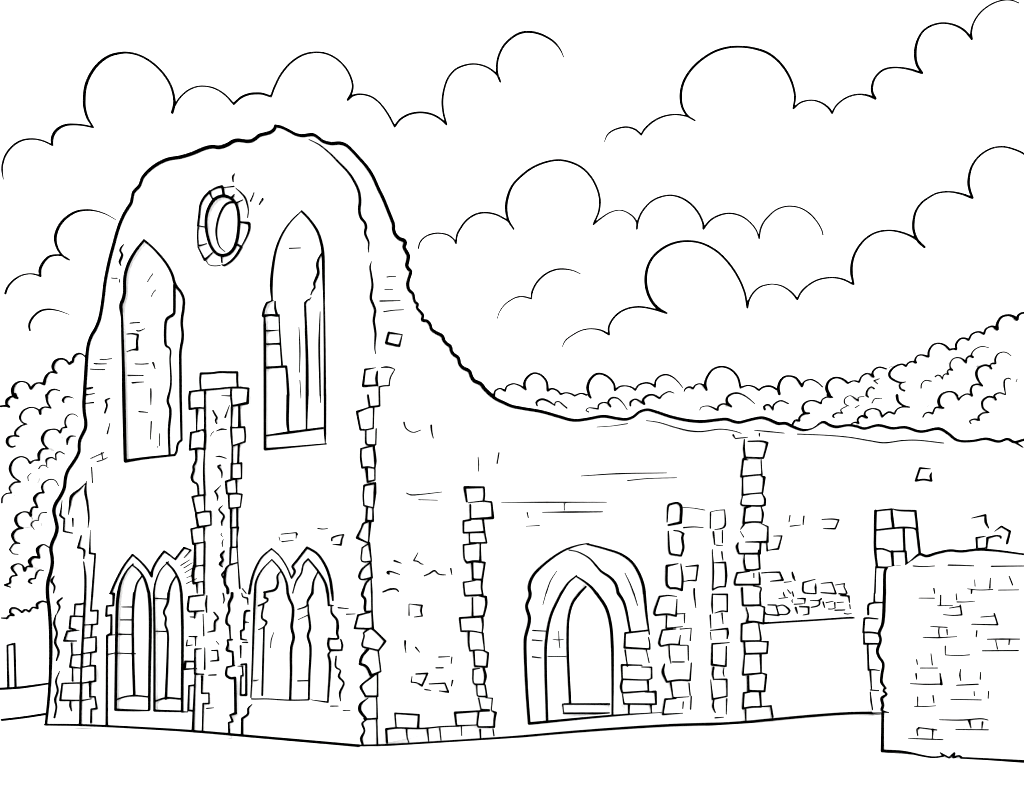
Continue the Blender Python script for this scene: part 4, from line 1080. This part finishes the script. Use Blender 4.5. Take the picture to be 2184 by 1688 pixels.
# ================================================================== trees
def circle(sg):
    """least-squares circle of a traced arc"""
    n = len(sg); mx = sum(p[0] for p in sg) / n; my = sum(p[1] for p in sg) / n
    suu = svv = suv = suuu = svvv = suvv = svuu = 0
    for p in sg:
        u, v = p[0] - mx, p[1] - my
        suu += u * u; svv += v * v; suv += u * v; suuu += u ** 3; svvv += v ** 3; suvv += u * v * v; svuu += v * u * u
    det = suu * svv - suv * suv
    if abs(det) < 1e-3: return None
    b1, b2 = 0.5 * (suuu + suvv), 0.5 * (svvv + svuu)
    uc, vc = (b1 * svv - b2 * suv) / det, (b2 * suu - b1 * suv) / det
    return mx + uc, my + vc, math.sqrt(uc * uc + vc * vc + (suu + svv) / n)
def puffs(mb, keys, depth, rmax, squash=1.0, lumps=0.0):
    """a rounded clump behind every scallop, and the scallop itself as its edge"""
    for k in keys:
        for fl, segs in LINES[k]:
            for sg in segs:
                c = circle(sg) if len(sg) > 4 else None
                if c:
                    L = math.hypot(sg[0][0] - sg[-1][0], sg[0][1] - sg[-1][1])
                    r = min(c[2], rmax)
                    if c[2] < 1.6 * max(L, 1):
                        # keep the clump inside the arc
                        m = sg[len(sg) // 2]; d = math.hypot(c[0] - m[0], c[1] - m[1]) or 1
                        cx, cy = m[0] + (c[0] - m[0]) / d * r, m[1] + (c[1] - m[1]) / d * r
                        rw = r * depth / F
                        dd = depth + rw * squash + 0.02 * depth / 40
                        mb.ball(EYEP + ray(cx, cy) * dd, rw * 0.97, squash, lumps)
            pen(mb, segs, Facing(depth), 0.0)
def fill(mb, poly, depth, r, lumps=0.04):
    xs = [p[0] for p in poly]; ys = [p[1] for p in poly]
    def inside(x, y):
        c = False; j = len(poly) - 1
        for i in range(len(poly)):
            if (poly[i][1] > y) != (poly[j][1] > y) and x < (poly[j][0] - poly[i][0]) * (y - poly[i][1]) / (poly[j][1] - poly[i][1]) + poly[i][0]: c = not c
            j = i
        return c
    y = min(ys)
    while y < max(ys):
        x = min(xs)
        while x < max(xs):
            px, py = x + random.uniform(-.2, .2) * r, y + random.uniform(-.2, .2) * r
            if inside(px, py):
                rw = r * depth / F; dd = depth + rw * random.uniform(1.1, 1.9)
                mb.ball(EYEP + ray(px, py) * dd, rw, 1.0, lumps)
            x += r * 1.1
        y += r * 1.1
def tree(name, keys, depth, rmax, poly, r, label, cat, trunk_x, trunk_top, trunk_r, group):
    base = EYEP + ray(trunk_x, HY) * (depth + 2.2); base.z = 0
    t = empty(name, base, label, cat, group)
    m = MB(); puffs(m, keys, depth, rmax); fill(m, poly, depth, r)
    m.build('crown', LEAF, t, base)
    m = MB()
    top = EYEP + ray(trunk_x, trunk_top) * (depth + 2.2)
    def limb(a, b, ra, rb, k=6):
        n0 = len(m.m); m.tube([a.lerp(b, i / k) for i in range(k + 1)], [ra + (rb - ra) * i / k for i in range(k + 1)], 10)
        for i in range(n0, len(m.m)): m.m[i] = 0
    limb(base, top, trunk_r, trunk_r * .5)
    for k in range(4):
        a = base.lerp(top, .55 + .1 * k); an = k * 2.2 + .5
        limb(a, a + Vector((math.cos(an) * 1.2, math.sin(an) * .6, 1.3)), trunk_r * .4, trunk_r * .15, 3)
    m.build('trunk', LEAF, t, base)
    return t
GT = 'trees around the ruin'
def S(*p): return [(x, y) for x, y in p]
def q(tile, *p): return [uv(tile, u, v) for u, v in p]
tree('leafy_tree', ('treeA', 'treeA2', 'treeA3'), 50.5, 60, q('01', (20, 1700), (130, 1610), (300, 1620), (460, 1430), (620, 1400), (760, 1380), (740, 1700)) [:7] + q('02', (720, 300), (660, 520), (540, 800), (450, 1000), (470, 1150), (420, 1400), (400, 1690), (100, 1690), (110, 1500), (90, 1300), (60, 900), (90, 640), (60, 400), (20, 60)), 46,
     'tall scalloped leafy tree left of the church gable', 'tree', 150, 1900, .45, GT)
tree('bush', ('bush',), 46.8, 40, q('03', (30, 215), (100, 150), (200, 175), (330, 100), (420, 100), (440, 600), (0, 600)), 26, 'low rounded bush at the left behind the path and post', 'bush', 110, 2500, .12, GT)
tree('leafy_tree', ('treeB',), 48.0, 50, S((1980, 1580), (2110, 1520), (2180, 1530), (2200, 1570), (2300, 1590), (2330, 1700), (2000, 1700)), 34, 'small round tree beside the foot of the broken gable slope', 'tree', 2140, 1640, .3, GT)
tree('leafy_tree', ('treeC',), 46.0, 60, S((2350, 1600), (2360, 1530), (2400, 1510), (2460, 1560), (2600, 1560), (2660, 1520), (2730, 1570), (2720, 1720), (2340, 1710)), 36, 'double-topped bushy tree behind the dip in the side wall', 'tree', 2480, 1640, .3, GT)
tree('leafy_tree', ('treeD',), 50.0, 75, S((2740, 1570), (2830, 1560), (2850, 1500), (2890, 1485), (2950, 1520), (2970, 1570), (3100, 1580), (3110, 1700), (2740, 1700)), 36, 'round-domed tree at the middle of the hedge of trees', 'tree', 2890, 1640, .3, GT)
tree('leafy_tree', ('treeE',), 47.0, 50, S((3120, 1580), (3160, 1515), (3210, 1540), (3280, 1550), (3300, 1600), (3200, 1690), (3090, 1700)), 30, 'two-lobed bushy tree just right of the dome-topped tree', 'tree', 3180, 1640, .3, GT)
tree('leafy_tree', ('treeF',), 43.5, 60, S((3310, 1560), (3350, 1520), (3400, 1550), (3500, 1500), (3590, 1490), (3590, 1640), (3400, 1720), (3170, 1720), (3230, 1640)), 34, 'bushy tree leaning against the tallest tree on the right', 'tree', 3430, 1640, .3, GT)
tree('leafy_tree', ('treeG',), 41.5, 70, S((3570, 1500), (3620, 1470), (3730, 1400), (3800, 1410), (3850, 1350), (3990, 1310), (4030, 1280), (4200, 1260), (4200, 1760), (3700, 1760), (3500, 1690), (3480, 1640), (3590, 1620)), 44, 'tallest tree of the row rising at the right edge', 'tree', 3900, 1560, .5, GT)

# ================================================================== clouds
def cloud(key, depth, label):
    m = MB(); puffs(m, (key,), depth, 190, 0.8)
    c = sum(m.v, Vector()) / len(m.v)
    tag(m.build('cloud', CLOUD, None, c), label, 'cloud', 'clouds in the sky')
cloud('cloudA', 620.0, 'long billowing cloud bank above the church gable, topmost at the left')
cloud('cloudB', 600.0, 'highest cloud bank climbing to the top right of the sky')
cloud('cloudC', 480.0, 'wide cloud right of the gable crest with five rounded humps')
cloud('cloudD', 440.0, 'three-humped cloud just left of the gable top')
cloud('cloudE', 400.0, 'single small curved cloud wisp low beside the left gable edge')
cloud('cloudF', 400.0, 'small two-humped cloud wisp near the slope of the broken gable')
cloud('cloudG', 430.0, 'largest cloud bank rising over the trees to the right edge')

# ================================================================== ground, sky, light, camera
mb = MB()
n = 24; R = 3000.0
for i in range(n + 1):
    for j in range(n + 1): mb.v.append(Vector((-R + 2 * R * i / n, -60 + (R + 60) * j / n, 0)))
for i in range(n):
    for j in range(n):
        p = i * (n + 1) + j; mb.f.append((p, p + n + 1, p + n + 2, p + 1)); mb.m.append(0)
tag(mb.build('ground', EARTH, None), None, None, None, 'structure')

sc = bpy.context.scene
wd = bpy.data.worlds.new('World'); sc.world = wd; wd.use_nodes = True
nt = wd.node_tree; bg = nt.nodes['Background']
sky = nt.nodes.new('ShaderNodeTexSky'); sky.sky_type = 'NISHITA'; sky.sun_disc = False
EL, AZ = math.radians(52), math.radians(200)          # sun behind the viewer, a little to the left
sky.sun_elevation = EL; sky.sun_rotation = AZ
# white overcast: the clear sky's light bleached to grey and evened out by cloud
hs = nt.nodes.new('ShaderNodeHueSaturation'); hs.inputs['Saturation'].default_value = 0.0; hs.inputs['Value'].default_value = 0.12
mx = nt.nodes.new('ShaderNodeMix'); mx.data_type = 'RGBA'; mx.inputs['Factor'].default_value = 0.9
for k in mx.inputs:
    if k.type == 'RGBA' and k.name == 'B': k.default_value = (1, 1, 1, 1)
nt.links.new(sky.outputs['Color'], hs.inputs['Color'])
nt.links.new(hs.outputs['Color'], [k for k in mx.inputs if k.type == 'RGBA' and k.name == 'A'][0])
nt.links.new([k for k in mx.outputs if k.type == 'RGBA'][0], bg.inputs['Color']); bg.inputs['Strength'].default_value = 1.0
sl = bpy.data.lights.new('sun', 'SUN'); sl.energy = 0.6; sl.angle = math.radians(15); sl.color = (1.0, 0.97, 0.93)
so = bpy.data.objects.new('sun', sl); sc.collection.objects.link(so)
sdir = Vector((math.sin(AZ) * math.cos(EL), math.cos(AZ) * math.cos(EL), math.sin(EL)))
so.rotation_euler = sdir.to_track_quat('Z', 'Y').to_euler(); so.location = (0, -20, 40)

cam = bpy.data.cameras.new('camera'); co = bpy.data.objects.new('camera', cam); sc.collection.objects.link(co)
cam.sensor_fit = 'HORIZONTAL'; cam.sensor_width = 36.0; cam.lens = F / W * 36.0
cam.shift_y = (HY - H / 2) / W
co.location = EYEP; co.rotation_euler = (math.radians(90), 0, 0)
cam.clip_start = 0.1; cam.clip_end = 8000
sc.camera = co
vs = sc.view_settings; vs.view_transform = 'Standard'; vs.look = 'None'; vs.gamma = 1; vs.use_curve_mapping = False
vs.exposure = 1.3
sc.cycles.max_bounces = 8; sc.cycles.diffuse_bounces = 6
sc.cycles.pixel_filter_type = 'BLACKMAN_HARRIS'; sc.cycles.filter_width = 1.2
